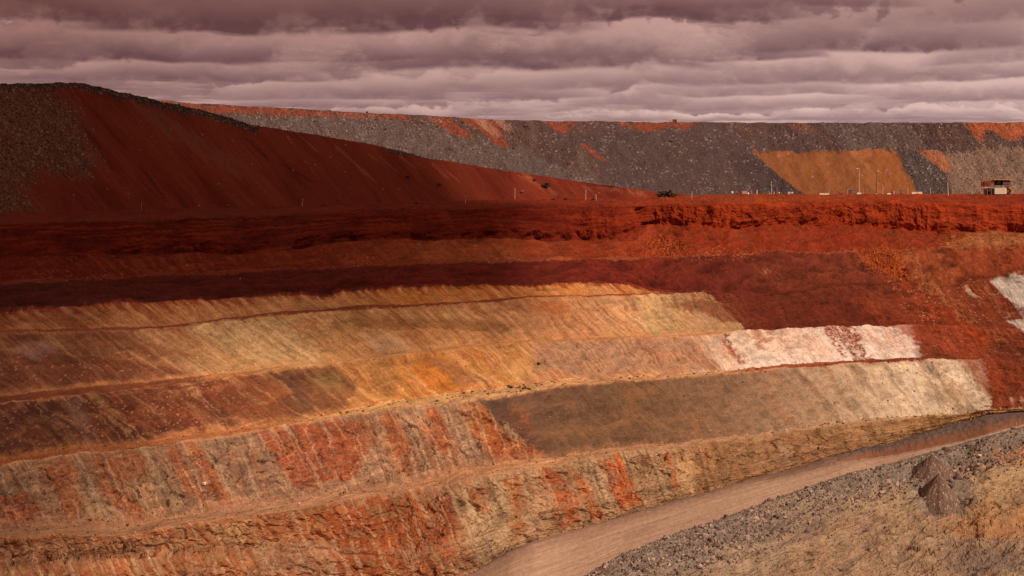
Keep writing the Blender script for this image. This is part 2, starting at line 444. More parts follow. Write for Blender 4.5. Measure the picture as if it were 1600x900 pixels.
# the scarp bulges and has bays: its foot steps in where the rim has slumped
bay = np.interp(px, [-200, 600, 960, 1000, 1020, 1075, 1300, 1440, 1480, 1700], [0, 0, 0, 3, 10, 5, 2, 1, 0, 0])
d['SB'] = d['SB'] + smooth(bay, 6) * .8
d['RM'] = up(SB, RM, d['SB'], 2.4, 4)
d['PB'] = up(RM, PB, d['RM'], .055)
for k_ in ('B4t', 'B3c', 'B2c', 'C1', 'T1', 'SB', 'RM', 'PB'):
    yy = {'B4t': B4t, 'B3c': B3c, 'B2c': B2c, 'C1': C1, 'T1': T1, 'SB': SB, 'RM': RM, 'PB': PB}[k_]
    zz = -(yy - HY) / F * d[k_]
    ii = [int(np.argmin(abs(px - q))) for q in (0, 400, 800, 1200, 1600)]
    print('LINE', k_, 'd', np.round(d[k_][ii]), 'z', np.round(zz[ii], 1))
def dn(y1, y2, k, tan, sm=12):
    return smooth(march_dn(y1, k, y2, tan * ob), sm)
d['B5t'] = dn(B4c, B5t, d4, 1.15)
d['B5c'] = dn(B5t, B5c, d['B5t'], .06, 3)
d['B6t'] = dn(B5c, B6t, d['B5c'], 1.5)
d['B6c'] = dn(B6t, B6c, d['B6t'], .06, 3)
d['RF'] = dn(B6c, RF, d['B6c'], 1.7)
print('RF d', np.round(d['RF'][ii]), 'z', np.round((-(RF - HY) / F * d['RF'])[ii], 1))

names = [('PB', PB), ('RM', RM), ('SB', SB), ('T1t', T1t), ('T1', T1), ('C0', C0), ('C1', C1), ('B2t', B2t), ('B2c', B2c), ('B3t', B3t),
         ('B3c', B3c), ('B4t', B4t), ('B4c', B4c), ('B5t', B5t), ('B5c', B5c), ('B6t', B6t), ('B6c', B6c), ('RF', RF)]
rows = []
vis = (px > -60) & (px < 1660)
for i in range(len(names) - 1):
    h = np.minimum(names[i + 1][1] - names[i][1], 240)[vis & (names[i][1] < 900)].max()
    rows.append(max(4, int(h / 1.3)))
wall = Sheet(px, [(y, d[k]) for k, y in names], rows)
print('WALL', wall.frac.shape)
ST = {k: i for i, (k, y) in enumerate(names)}

def shear(sh, k):
    """coordinate (metres) that stays constant down the fall line as it leans in the photograph"""
    return (sh.px - k * (sh.py - 500)) / 4.6
x, y, fr_, st = wall.px, wall.py, wall.frac, wall.strip
kx = np.interp(x, [0, 500, 1000, 1500], [1.25, 1.3, .95, .75])
G = shear(wall, kx) + 1.6 * fbm(x / 110, y / 50, 401, 3)
Gs = shear(wall, np.interp(x, [0, 600, 1500], [.45, .45, .3]))
q = y / 4.6
U2, V2 = wall.P[..., 0] * 1.25, wall.v
n_big = fbm(U2 / 14, V2 / 6, 11, 4)
n_mid = fbm(U2 / 4, V2 / 2.2, 12, 5)
n_fin = fbm(U2 / 1.1, V2 / .8, 13, 4, .65)
st_b = fbm(G / 7, q / 26, 21, 4)
st_m = fbm(G / 2.2, q / 14, 22, 4)
st_f = fbm(G / .75, q / 7, 23, 3, .6)
cs_b = fbm(Gs / 4.5, q / 22, 31, 4)
cs_m = fbm(Gs / 1.6, q / 7, 32, 4, .6)
wx = x + 9 * n_mid + 2.5 * n_fin + 7 * n_big
wy = y + 5 * fbm(U2 / 3, V2 / 3, 41, 4) + 1.5 * n_fin

def strip_is(*ks):
    m = np.zeros(x.shape)
    for k in ks: m[st == ST[k]] = 1
    return m
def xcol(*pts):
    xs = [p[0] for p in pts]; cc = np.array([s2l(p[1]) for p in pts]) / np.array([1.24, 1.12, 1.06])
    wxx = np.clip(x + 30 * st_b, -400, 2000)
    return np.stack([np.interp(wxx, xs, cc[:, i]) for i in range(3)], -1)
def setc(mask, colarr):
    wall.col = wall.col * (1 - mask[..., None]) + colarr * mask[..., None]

# base colours strip by strip; some of the far left's dimness is painted in
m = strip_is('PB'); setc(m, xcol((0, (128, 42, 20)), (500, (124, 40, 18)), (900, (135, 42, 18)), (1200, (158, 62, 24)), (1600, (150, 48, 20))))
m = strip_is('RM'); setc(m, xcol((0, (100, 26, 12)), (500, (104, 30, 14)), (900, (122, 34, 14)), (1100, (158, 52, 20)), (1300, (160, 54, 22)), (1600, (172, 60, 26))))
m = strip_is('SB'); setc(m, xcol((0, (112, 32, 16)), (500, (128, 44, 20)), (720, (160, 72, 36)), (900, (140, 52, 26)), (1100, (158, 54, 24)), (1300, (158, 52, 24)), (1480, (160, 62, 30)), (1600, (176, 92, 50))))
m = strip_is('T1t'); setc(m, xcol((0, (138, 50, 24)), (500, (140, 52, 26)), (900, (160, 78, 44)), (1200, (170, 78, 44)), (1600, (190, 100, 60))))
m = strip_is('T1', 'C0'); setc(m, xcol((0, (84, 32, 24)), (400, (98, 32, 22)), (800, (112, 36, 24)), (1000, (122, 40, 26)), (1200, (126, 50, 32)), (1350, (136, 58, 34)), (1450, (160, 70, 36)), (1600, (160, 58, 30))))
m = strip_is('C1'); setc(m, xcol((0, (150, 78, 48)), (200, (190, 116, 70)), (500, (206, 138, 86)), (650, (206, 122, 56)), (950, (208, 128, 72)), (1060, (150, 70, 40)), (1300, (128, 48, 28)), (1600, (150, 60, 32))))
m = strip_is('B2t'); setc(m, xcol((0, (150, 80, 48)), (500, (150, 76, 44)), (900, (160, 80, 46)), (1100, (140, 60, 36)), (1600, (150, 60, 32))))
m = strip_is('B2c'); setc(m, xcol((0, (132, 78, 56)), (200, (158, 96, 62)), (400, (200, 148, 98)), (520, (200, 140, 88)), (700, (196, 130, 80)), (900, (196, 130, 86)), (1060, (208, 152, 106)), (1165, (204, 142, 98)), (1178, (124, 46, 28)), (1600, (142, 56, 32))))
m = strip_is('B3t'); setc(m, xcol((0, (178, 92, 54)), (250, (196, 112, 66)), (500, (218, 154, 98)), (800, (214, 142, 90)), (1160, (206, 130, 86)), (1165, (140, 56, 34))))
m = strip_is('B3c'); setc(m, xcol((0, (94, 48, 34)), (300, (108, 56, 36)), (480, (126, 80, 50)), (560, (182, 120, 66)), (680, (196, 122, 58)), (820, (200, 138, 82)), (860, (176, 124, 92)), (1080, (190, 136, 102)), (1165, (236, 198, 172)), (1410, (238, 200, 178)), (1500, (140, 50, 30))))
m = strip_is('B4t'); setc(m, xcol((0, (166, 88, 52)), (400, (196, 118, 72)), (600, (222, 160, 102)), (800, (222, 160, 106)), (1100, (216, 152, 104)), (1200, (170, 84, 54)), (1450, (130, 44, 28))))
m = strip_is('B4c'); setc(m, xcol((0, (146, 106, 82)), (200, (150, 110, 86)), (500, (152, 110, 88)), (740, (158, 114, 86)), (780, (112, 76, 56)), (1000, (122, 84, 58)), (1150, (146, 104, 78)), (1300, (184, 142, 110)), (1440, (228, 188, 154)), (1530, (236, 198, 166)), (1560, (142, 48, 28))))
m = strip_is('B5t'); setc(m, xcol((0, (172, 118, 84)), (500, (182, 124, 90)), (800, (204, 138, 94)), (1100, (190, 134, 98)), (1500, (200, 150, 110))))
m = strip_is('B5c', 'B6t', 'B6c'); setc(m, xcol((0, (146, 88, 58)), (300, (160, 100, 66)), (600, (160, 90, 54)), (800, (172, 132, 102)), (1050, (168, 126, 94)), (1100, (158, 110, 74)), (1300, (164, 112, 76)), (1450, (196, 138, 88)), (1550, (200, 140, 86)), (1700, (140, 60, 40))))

def patch(pts, rgb, a=1.0, soft=None, masks=None, crisp=False):
    if crisp: mm = spoly(x + 2 * n_mid, y + 1.5 * n_mid, pts, 1) * a
    else:
        hard_ = masks is h4 or masks is b5
        X_, Y_ = (x + 4 * n_mid + 2 * n_big, y + 3 * n_mid) if hard_ else (wx, wy)
        mm = spoly(X_, Y_, pts, 6 if hard_ else 12)
        mm = sstep(.15, .85, mm + (.30 * cs_b + .12 * cs_m if hard_ else .26 * (cs_m + .7 * st_m)) * (mm > .01) * (mm < .99)) * a * (.88 if hard_ else 1)
    if soft is not None: mm = mm * soft
    if masks is not None: mm = mm * masks
    wall.paint(mm, rgb)
def streak(x1, y1, x2, y2, w, rgb, a=.8, masks=None):
    dd, t = segd(wx, wy, x1, y1, x2, y2)
    mm = sstep(w * 1.3, w * .4, dd) * a * np.clip(.75 + .9 * n_fin, 0, 1)
    if masks is not None: mm = mm * masks
    wall.paint(mm, rgb)

soil = strip_is('C1', 'B2c', 'B3c')
b5 = h4 = None
left_ = sstep(1180, 1120, x)
# soft weathered batters: streaks of red wash and pale clay
wall.paint(soil * left_ * sstep(.05, .7, st_b + .6 * n_big) * .4, (192, 134, 86))
wall.paint(soil * left_ * sstep(.1, .7, -st_b + .7 * n_big) * .45, (150, 78, 42))
wall.paint(soil * left_ * sstep(.15, .6, st_m) * .3, (204, 150, 106))
wall.paint(soil * left_ * sstep(.2, .6, fbm(G / 1.4, q / 9, 77, 4)) * .4, (140, 66, 36))
topred = sstep(.34, .0, fr_ + .35 * st_m)
wall.paint(strip_is('C1') * topred * .7 * left_, (150, 58, 30))
wall.paint(strip_is('C1') * sstep(0.06, 0.0, fr_) * .8 * left_, (112, 34, 20))
# far left of B2-B3: darker red-brown lower half with pale purple patch
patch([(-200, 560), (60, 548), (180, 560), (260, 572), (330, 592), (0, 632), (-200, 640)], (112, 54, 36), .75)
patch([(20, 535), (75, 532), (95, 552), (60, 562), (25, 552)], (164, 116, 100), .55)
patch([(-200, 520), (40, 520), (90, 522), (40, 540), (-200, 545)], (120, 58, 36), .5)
patch([(140, 520), (185, 519), (230, 535), (330, 560), (250, 560), (170, 540)], (132, 72, 44), .55)
# pale diagonal sheet around (300-520, 500-575)
patch([(290, 508), (440, 495), (515, 566), (470, 574), (395, 565)], (214, 166, 114), .7)
for i in range(22):
    x0 = 285 + i * 11.5 + 4 * math.sin(i * 2.3)
    streak(x0, 506 - i * .8, x0 + 95, 568, 1.1 + .5 * math.sin(i * 1.7), (136, 82, 48), .55)
# olive band between 560 and 800 at y 500-515
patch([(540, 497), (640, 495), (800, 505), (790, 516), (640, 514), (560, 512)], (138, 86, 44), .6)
patch([(560, 484), (720, 480), (790, 500), (620, 498)], (214, 160, 108), .5, np.clip(.5 + st_m * 1.4, 0, 1))
patch([(560, 520), (610, 520), (650, 548), (590, 552)], (196, 148, 112), .6)
patch([(820, 474), (900, 470), (880, 492), (830, 486)], (188, 96, 50), .6)
patch([(985, 466), (1105, 458), (1165, 514), (1080, 524), (1010, 524)], (196, 150, 102), .8)
for (a, b, c_, e_) in ((1008, 468, 1040, 520), (1030, 466, 1066, 522), (1062, 464, 1098, 518), (950, 480, 985, 522), (905, 470, 925, 500), (875, 480, 925, 528)):
    streak(a, b, c_, e_, 1.8, (168, 92, 54), .7)
# B3-B4 : ochre, dark brown, mauve, pale
patch([(660, 560), (700, 560), (750, 600), (720, 616), (660, 600), (640, 575)], (188, 100, 34), .6)
patch([(665, 560), (690, 560), (770, 598), (725, 606)], (136, 92, 66), .6)
patch([(836, 540), (1110, 528), (1120, 578), (900, 588), (845, 570)], (164, 114, 86), .75, np.clip(.75 + st_m * .8, 0, 1))
patch([(400, 590), (470, 578), (520, 572), (560, 600), (545, 636), (500, 640), (440, 608)], (120, 72, 46), .75)
patch([(430, 584), (460, 580), (500, 640), (480, 644)], (88, 54, 44), .6)
patch([(480, 585), (530, 575), (540, 605), (505, 610)], (124, 96, 54), .55)
patch([(560, 566), (610, 562), (640, 600), (600, 625)], (156, 104, 60), .5)
patch([(-200, 640), (90, 622), (110, 640), (130, 690), (0, 715), (-200, 730)], (96, 56, 44), .6)
patch([(92, 622), (120, 618), (160, 690), (140, 700)], (128, 92, 78), .6)
patch([(170, 612), (280, 600), (340, 640), (330, 670), (240, 680), (190, 650)], (118, 56, 36), .6)
patch([(300, 598), (420, 585), (470, 640), (380, 660)], (140, 72, 44), .5)
rb = strip_is('B3c') * sstep(480, 300, x)
wall.paint(rb * sstep(.1, .5, n_mid) * .6, (86, 42, 30))
wall.paint(rb * sstep(.2, .6, -n_mid) * .5, (160, 96, 60))
# the red slump has run over the upper tan batters along a slanting line
bd = 1108 + (y - 458) * 1.02
tanz = strip_is('B2c', 'C1', 'B2t') * sstep(1050, 1080, x) * sstep(2, -2, x - bd - 4 * st_f)
wall.paint(tanz * .85 * (y > 457), (206, 150, 104)); wall.paint(tanz * sstep(.1, .5, st_m) * .5, (180, 104, 64))
redz = strip_is('B2c', 'C1', 'B2t', 'C0', 'B3t') * sstep(-2, 4, x - bd - 5 * st_f) * sstep(1440, 1340, x)
wall.paint(redz * .9, (120, 48, 30))
for (a, b, c_, e_, w_) in ((1128, 462, 1166, 506, 3), (1142, 462, 1182, 508, 2.2), (1156, 464, 1192, 506, 1.4)):
    streak(a, b, c_, e_, w_, (186, 112, 72), .55)
# white kaolin face on the right with red wash
wf = strip_is('B3c') * sstep(1150, 1185, wx) * sstep(1428 + (y - 508) * .35 + 4, 1422 + (y - 508) * .35, wx - 8 * n_mid)
wall.paint(wf * sstep(.25, .7, fr_ - .25 + .6 * st_f) * .7, (244, 210, 188))
wall.paint(wf * sstep(.45, .15, fr_ + .45 * n_mid) * sstep(1280, 1160, x) * .8, (180, 112, 66))
wall.paint(wf * sstep(.1, .45, st_f + .3 * n_fin) * sstep(.9, .2, fr_) * .6, (180, 104, 70))
wall.paint(wf * sstep(.2, .6, st_m) * .35, (196, 132, 96))
patch([(1120, 520), (1145, 520), (1160, 560), (1152, 572), (1130, 545)], (164, 68, 38), .75, np.clip(.7 + st_f, 0, 1), strip_is('B3c'))
for (a, b, c_, e_, w_) in ((1130, 524, 1158, 566, 4), (1292, 508, 1318, 552, 4), (1300, 506, 1340, 562, 5), (1318, 512, 1352, 560, 4), (1334, 530, 1356, 560, 3.5), (1287, 500, 1296, 518, 6), (1318, 504, 1334, 526, 9)):
    streak(a, b, c_, e_, w_, (140, 54, 34), .95, strip_is('B3c'))
slump = strip_is('B3c') * sstep(1420, 1430, wx - (y - 508) * .3)
wall.paint(slump, (132, 60, 36))
for (a, b, c_, e_, w_) in ((1356, 515, 1374, 545, 3), (1385, 512, 1400, 540, 2), (1400, 520, 1415, 545, 2.5), (1180, 520, 1200, 545, 2), (1222, 525, 1236, 560, 1.8), (1257, 530, 1272, 560, 1.8)):
    streak(a, b, c_, e_, w_, (196, 120, 86), .7, strip_is('B3c'))
# B4-B5 right of the diagonal: olive brown fading pale
b4 = strip_is('B4c')
patch([(1225, 572), (1520, 558), (1545, 640), (1500, 648), (1400, 640), (1290, 600)], (214, 172, 138), .6, np.clip(.6 + st_b, 0, 1), b4)
patch([(1380, 562), (1515, 560), (1548, 640), (1440, 640)], (234, 196, 162), .6, np.clip(.75 + st_m, 0, 1), b4)
for (a, b, c_, e_) in ((1176, 582, 1240, 668), (1200, 580, 1260, 640), (1245, 578, 1275, 610), (1290, 575, 1330, 640), (1330, 570, 1352, 610), (1432, 566, 1460, 606), (1462, 562, 1490, 606), (1486, 590, 1500, 618)):
    streak(a, b, c_, e_, 2.4, (176, 100, 62), .6, b4)
wall.paint(b4 * sstep(1100, 1240, x) * sstep(.15, .6, st_b) * .5, (112, 80, 56))
wall.paint(b4 * sstep(800, 900, x) * sstep(1300, 1150, x) * sstep(.1, .6, n_big) * .6, (138, 88, 58))
wall.paint(b4 * sstep(780, 900, x) * sstep(.35, .9, fr_) * sstep(1250, 1100, x) * sstep(-.2, .5, n_big) * .45, (128, 90, 58))
patch([(1440, 612), (1500, 600), (1535, 622), (1500, 634), (1450, 626)], (172, 130, 92), .6, None, b4)
red_end = b4 * sstep(1538, 1541, wx - 6 * np.sin((y - 560) / 26) - (y - 600) * .18)
wall.paint(red_end, (140, 62, 36))
# left part : grey and orange bands in hard rock
org = (160, 78, 38); rdo = (150, 58, 28); gry = (150, 114, 94); tan_ = (176, 132, 92); pal = (206, 168, 124)
diag = sstep(0, 12, (wy - 622) * 1.05 - (wx - 742))      # left of the diagonal line that starts at (742,622)
h4 = b4 * sstep(0, 6, (wy - 622) * 1.25 + 742 - wx)
wall.paint(h4 * sstep(.0, .4, cs_b + .3 * n_mid) * .6 * sstep(560, 760, x), (168, 92, 52))
for pts, rgb, a in [
    ([(398, 676), (440, 668), (500, 660), (560, 660), (575, 700), (555, 750), (470, 765), (440, 745), (420, 705)], (158, 64, 28), .95),
    ([(285, 690), (310, 690), (350, 770), (390, 800), (360, 800), (320, 765)], (162, 76, 38), .9),
    ([(258, 700), (272, 700), (300, 750), (335, 800), (318, 800), (280, 755)], (160, 74, 38), .9),
    ([(140, 710), (165, 708), (200, 770), (240, 832), (215, 830), (165, 780)], (160, 76, 40), .85),
    ([(165, 712), (215, 704), (245, 770), (280, 820), (240, 824), (200, 780)], (170, 88, 48), .7),
    ([(60, 726), (110, 712), (128, 770), (130, 830), (100, 832), (85, 780)], (160, 80, 46), .8),
    ([(-200, 760), (30, 775), (60, 790), (50, 836), (-200, 850)], (160, 72, 40), .85),
    ([(590, 650), (615, 640), (635, 700), (645, 740), (620, 742), (605, 700)], (166, 78, 34), .9),
    ([(655, 640), (700, 640), (712, 690), (724, 708), (690, 712), (664, 690)], (168, 76, 32), .92),
    ([(560, 655), (590, 655), (600, 700), (570, 700)], (172, 100, 66), .6),
    ([(740, 640), (770, 655), (800, 690), (845, 700), (860, 722), (790, 728), (745, 700)], (170, 78, 32), .92),
    ([(720, 640), (745, 628), (770, 660), (760, 690), (735, 680)], (188, 112, 60), .7),
    ([(350, 680), (398, 676), (425, 720), (445, 770), (400, 790), (372, 740)], (146, 104, 82), .85),
    ([(170, 760), (240, 740), (300, 790), (280, 820), (230, 800)], (150, 118, 92), .6),
    ([(110, 760), (125, 756), (155, 830), (140, 838)], (180, 146, 110), .7),
    ([(690, 650), (735, 680), (760, 720), (715, 725), (700, 690)], (154, 118, 98), .8),
]:
    patch(pts, rgb, a, np.clip(.85 + .5 * n_mid, 0, 1), h4)
wall.paint(h4 * sstep(.2, .7, cs_b) * .25, (112, 68, 48))
wall.paint(h4 * sstep(.2, .7, n_mid) * .3, (184, 138, 98))
wall.paint(b4 * sstep(.8, 1.0, fr_) * sstep(860, 700, x) * .6, (160, 108, 78))
patch([(782, 650), (815, 628), (830, 660), (842, 690), (815, 680)], (150, 84, 52), .7, None, b4)
patch([(742, 622), (775, 618), (850, 700), (815, 690)], (96, 66, 52), .7, None, b4)
# lowest cliffs
b5 = strip_is('B5c', 'B6t', 'B6c')
wall.paint(b5 * sstep(740, 640, x) * sstep(-.1, .5, cs_b + .4 * n_mid) * .65, (158, 84, 46))
for pts, rgb, a in [
    ([(490, 800), (700, 770), (716, 860), (690, 900), (520, 900)], (156, 78, 42), .85),
    ([(655, 785), (705, 780), (712, 835), (670, 830)], (142, 56, 28), .8),
    ([(706, 770), (745, 750), (790, 745), (800, 800), (790, 860), (745, 880), (725, 840)], (192, 158, 124), .9),
    ([(735, 762), (765, 758), (762, 800), (748, 808), (738, 790)], (170, 92, 50), .85),
    ([(780, 745), (810, 742), (818, 790), (812, 840), (800, 850), (795, 800)], (180, 100, 48), .85),
    ([(830, 730), (862, 728), (900, 770), (912, 815), (870, 830), (858, 780)], (174, 78, 34), .92),
    ([(885, 728), (900, 724), (935, 790), (945, 812), (920, 815), (905, 770)], (178, 90, 42), .85),
    ([(935, 714), (970, 710), (990, 750), (1000, 790), (965, 800), (950, 760)], (190, 84, 32), .97),
    ([(905, 730), (935, 716), (965, 800), (945, 805)], (188, 150, 116), .75),
    ([(1038, 702), (1048, 702), (1058, 760), (1050, 782), (1044, 750)], (186, 92, 44), .8),
    ([(1060, 742), (1074, 700), (1090, 740), (1086, 770), (1062, 776)], (214, 162, 112), .8),
    ([(1105, 700), (1130, 696), (1150, 750), (1120, 768), (1095, 745)], (130, 84, 48), .6),
    ([(1215, 690), (1235, 700), (1238, 726), (1222, 728)], (190, 146, 116), .7),
    ([(720, 875), (780, 862), (770, 890), (725, 905)], (140, 98, 76), .6),
    ([(330, 822), (390, 812), (380, 850), (335, 850)], (190, 150, 106), .6),
    ([(0, 850), (150, 845), (330, 835), (320, 862), (150, 872), (0, 880)], (158, 112, 84), .5),
    ([(390, 850), (520, 845), (530, 900), (400, 900)], (164, 128, 104), .6),
]:
    patch(pts, rgb, a, np.clip(.85 + .5 * n_mid, 0, 1), b5)
wall.paint(b5 * sstep(1060, 1100, x) * sstep(.1, .6, cs_b + .4 * n_mid) * .5, (104, 66, 42))
wall.paint(b5 * sstep(1060, 1100, x) * sstep(.2, .5, -cs_b) * .5, (170, 130, 90))
wall.paint(b5 * sstep(.1, .6, n_mid + .3 * cs_m) * .4, (118, 64, 38))
wall.paint(b5 * sstep(.1, .6, -n_mid) * .3, (196, 150, 104))
# horizontal bedding hints and dusty ledges
wall.paint((b5 + h4) * sstep(.3, .7, fbm(U2 / 6, V2 / 1.6, 71, 4)) * .2, (190, 150, 118))

# red country at the top right: slump, chute, rubble
up_ = strip_is('SB', 'T1t', 'T1', 'C0', 'C1', 'B2t', 'B2c')
patch([(1180, 405), (1305, 400), (1350, 412), (1400, 450), (1440, 470), (1330, 480), (1200, 450)], (140, 62, 38), .7, np.clip(.6 + n_mid, 0, 1), up_)
patch([(1020, 470), (1180, 455), (1300, 440), (1420, 480), (1440, 520), (1300, 508), (1190, 512)], (126, 50, 30), .7, None, up_)
patch([(1330, 470), (1430, 455), (1520, 520), (1580, 600), (1540, 620), (1500, 560), (1430, 530)], (158, 66, 36), .7)
patch([(1420, 395), (1600, 385), (1800, 380), (1800, 425), (1600, 430), (1540, 436), (1480, 430)], (176, 82, 46), .65)
patch([(1430, 400), (1500, 420), (1545, 450), (1600, 500), (1600, 545), (1540, 500), (1460, 450)], (178, 86, 50), .5)
streak(1460, 452, 1600, 560, 2.5, (200, 120, 76), .45); streak(1440, 440, 1560, 545, 1.6, (110, 44, 26), .5)
patch([(1340, 388), (1400, 386), (1420, 420), (1430, 445), (1400, 440), (1360, 410)], (192, 84, 32), .9, np.clip(.7 + n_fin, 0, 1), up_)
patch([(1395, 436), (1440, 450), (1500, 490), (1560, 530), (1530, 540), (1470, 490)], (176, 70, 32), .75, None, up_ + strip_is('B3c', 'B3t'))
patch([(1410, 392), (1440, 400), (1450, 430), (1500, 470), (1560, 520), (1590, 545), (1550, 520), (1440, 450), (1420, 420)], (196, 108, 64), .8, np.clip(.6 + n_fin, 0, 1), up_ + strip_is('B3c', 'B3t'))
streak(1345, 409, 1400, 446, 1.6, (176, 96, 66), .9); streak(1400, 446, 1470, 480, 1.6, (166, 84, 52), .6)
patch([(1475, 376), (1600, 364), (1800, 360), (1800, 376), (1600, 382), (1490, 390)], (214, 132, 78), .9, np.clip(.8 + n_fin, 0, 1))
patch([(1545, 440), (1560, 433), (1680, 430), (1720, 500), (1690, 560), (1600, 496), (1575, 470)], (246, 216, 196), .95, None, None, True)
patch([(1560, 435), (1680, 428), (1690, 440), (1600, 440)], (214, 160, 110), .6, None)
patch([(1556, 484), (1572, 496), (1610, 496), (1720, 500), (1740, 560), (1700, 580), (1600, 518)], (238, 206, 188), .95, None, None, True)
wk = spoly(x, y, [(1540, 430), (1800, 418), (1800, 640), (1600, 520), (1550, 480)], 3)
wall.paint(wk * sstep(.25, .6, st_m + .4 * st_f) * sstep(1640, 1540, x + 1.2 * (y - 440)) * .6, (190, 120, 84))
wall.paint(wk * sstep(.2, .7, n_mid) * .35, (222, 176, 142))
streak(1562, 474, 1620, 524 - 28, 6, (150, 62, 36), .9)
patch([(1506, 444), (1516, 452), (1530, 466), (1522, 466), (1512, 456)], (226, 176, 150), .9, None, None, True)
patch([(1525, 432), (1545, 445), (1560, 462), (1535, 445)], (190, 120, 86), .7)
patch([(1578, 620), (1600, 618), (1600, 634), (1590, 632)], (220, 170, 140), .9)
patch([(1470, 402), (1482, 400), (1484, 408), (1472, 410)], (206, 146, 106), .6)
for (cx, cy) in ((1197, 424), (1224, 431)):
    dd = np.hypot((x - cx) / 14, (y - cy) / 9) + .5 * np.abs(n_fin)
    wall.paint(sstep(.9, .3, dd) * sstep(0, .3, fbm(G / .5, q / 3, 91, 3)) * .8, (206, 130, 86))
# scarp beds
sc = strip_is('RM')
bed = fbm(U2 / 22, V2 / .9, 51, 4)
wall.paint(sc * sstep(.05, .5, bed) * .45, (150, 54, 22))
wall.paint(sc * sstep(.05, .5, -bed) * .45, (84, 22, 12))
ta = strip_is('SB')
patch([(640, 385), (720, 380), (800, 386), (830, 404), (740, 410), (660, 408)], (184, 96, 54), .6, np.clip(.5 + st_m * 1.3, 0, 1), ta)
wall.paint(ta * sstep(.1, .6, st_m) * .35, (160, 78, 44))
wall.paint(strip_is('T1', 'C0') * sstep(.1, .5, -n_big) * .35, (84, 26, 20))

hd = np.clip(b5 + h4, 0, 1) * sstep(1180, 1060, x)
wall.col = wall.col * (1 + .10 * hd)[..., None]
wall.col = wall.col * (1 + hd[..., None] * np.array([.03, -.01, -.10]))
Gv = Gs + 1.2 * n_big + .5 * n_mid
wall.paint(hd * sstep(.12, .5, fbm(Gv / 2.4, q / 34, 402, 4)) * .30, (160, 78, 38))
wall.paint(hd * sstep(.15, .55, fbm(Gv / 1.5, q / 26, 403, 4)) * .45, (204, 162, 124))
wall.paint(hd * sstep(.2, .6, fbm(Gv / 1.2, q / 30, 404, 4)) * .45, (92, 54, 38))
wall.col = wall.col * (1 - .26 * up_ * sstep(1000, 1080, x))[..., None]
# blocks of slightly different stone
fa_, ca_, va_ = facets(Gs / 4.2 + .35 * n_mid, q / 3.2 + .3 * n_mid, 301, 2.0)
fb_, cb_, vb_ = facets(Gs / 1.7 + .25 * n_mid, q / 1.25 + .2 * n_mid, 302, 1.6)
rk_ = np.clip(b5 + h4 + strip_is('B3c') * sstep(500, 350, x) * .7, 0, 1)
wall.col = wall.col * (1 + rk_ * (.22 * (va_ - .5) + .22 * (vb_ - .5)))[..., None]
# bench lips: sandy tan with the sunlit crest highlight painted in; then toe debris
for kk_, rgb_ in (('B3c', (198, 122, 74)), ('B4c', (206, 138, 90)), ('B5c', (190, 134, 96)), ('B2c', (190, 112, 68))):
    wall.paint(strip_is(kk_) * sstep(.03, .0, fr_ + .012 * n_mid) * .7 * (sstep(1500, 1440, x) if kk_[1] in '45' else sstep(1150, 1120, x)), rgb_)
for kk_, rgb_ in (('B3c', (186, 116, 70)), ('B4c', (176, 118, 84)), ('B2c', (196, 128, 78)), ('B5c', (160, 110, 80))):
    wall.paint(strip_is(kk_) * sstep(.86, 1.0, fr_ + .07 * cs_b) * .6 * sstep(1200, 900, x), rgb_)
ri = np.arange(x.shape[0])[:, None] + np.round((1.2 * fbm(U2 / 2.5, V2 * 0 + U2 / 9, 44, 4) + .5 * n_fin) * (1 + .5 * h4)).astype(int)
wall.col = np.take_along_axis(wall.col, np.clip(ri, 0, x.shape[0] - 1)[..., None], 0)
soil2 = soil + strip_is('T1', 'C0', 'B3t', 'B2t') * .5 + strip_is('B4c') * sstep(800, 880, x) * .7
wall.col = wall.col * np.clip(1 + .10 * n_fin + .20 * n_mid + .22 * n_big + soil2 * (.18 * st_m + .16 * st_f), .4, 1.6)[..., None]  # overall mottling, deepened to stand in for relief shading the sun leaves flat
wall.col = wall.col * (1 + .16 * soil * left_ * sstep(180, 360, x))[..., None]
f1, f2, rid = worley(U2 / .55, V2 / .45, 61)
peb = (f1 < .42)
hard = b5 + h4 + strip_is('B3c') * sstep(500, 300, x) + .25 * (strip_is('SB') + strip_is('B5t', 'B4t') + strip_is('B2c') * sstep(350, 200, x))
wall.paint(np.clip(hard, 0, 1) * peb * (rid > .955) * .5, (206, 160, 124))
wall.paint(np.clip(hard, 0, 1) * peb * (rid < .07) * .45, (70, 44, 36))
f1, f2, rid = worley(U2 / .8, V2 / .6, 62)
def debris(cx, cy, rx, ry, dens, rgb, a=.9):
    dd = np.hypot((wx - cx) / rx, (wy - cy) / ry)
    mm = sstep(1.0, .5, dd) * (f1 < .45) * (rid < dens)
    wall.paint(mm * a, rgb)
    return sstep(1.0, .5, dd)
dz1 = debris(1040, 385, 45, 22, .38, (190, 88, 42)); dz2 = debris(1385, 412, 48, 30, .45, (196, 92, 42)); dz3 = debris(565, 407, 40, 10, .3, (190, 96, 56))
debris(1480, 470, 110, 60, .05, (206, 140, 100)); debris(1500, 560, 80, 60, .04, (210, 140, 104)); debris(100, 575, 150, 30, .05, (196, 120, 84)); debris(220, 560, 180, 20, .02, (206, 150, 110))
debris(260, 655, 200, 35, .02, (196, 120, 84)); debris(100, 430, 120, 12, .05, (180, 80, 50)); debris(1120, 395, 90, 18, .12, (190, 96, 56))

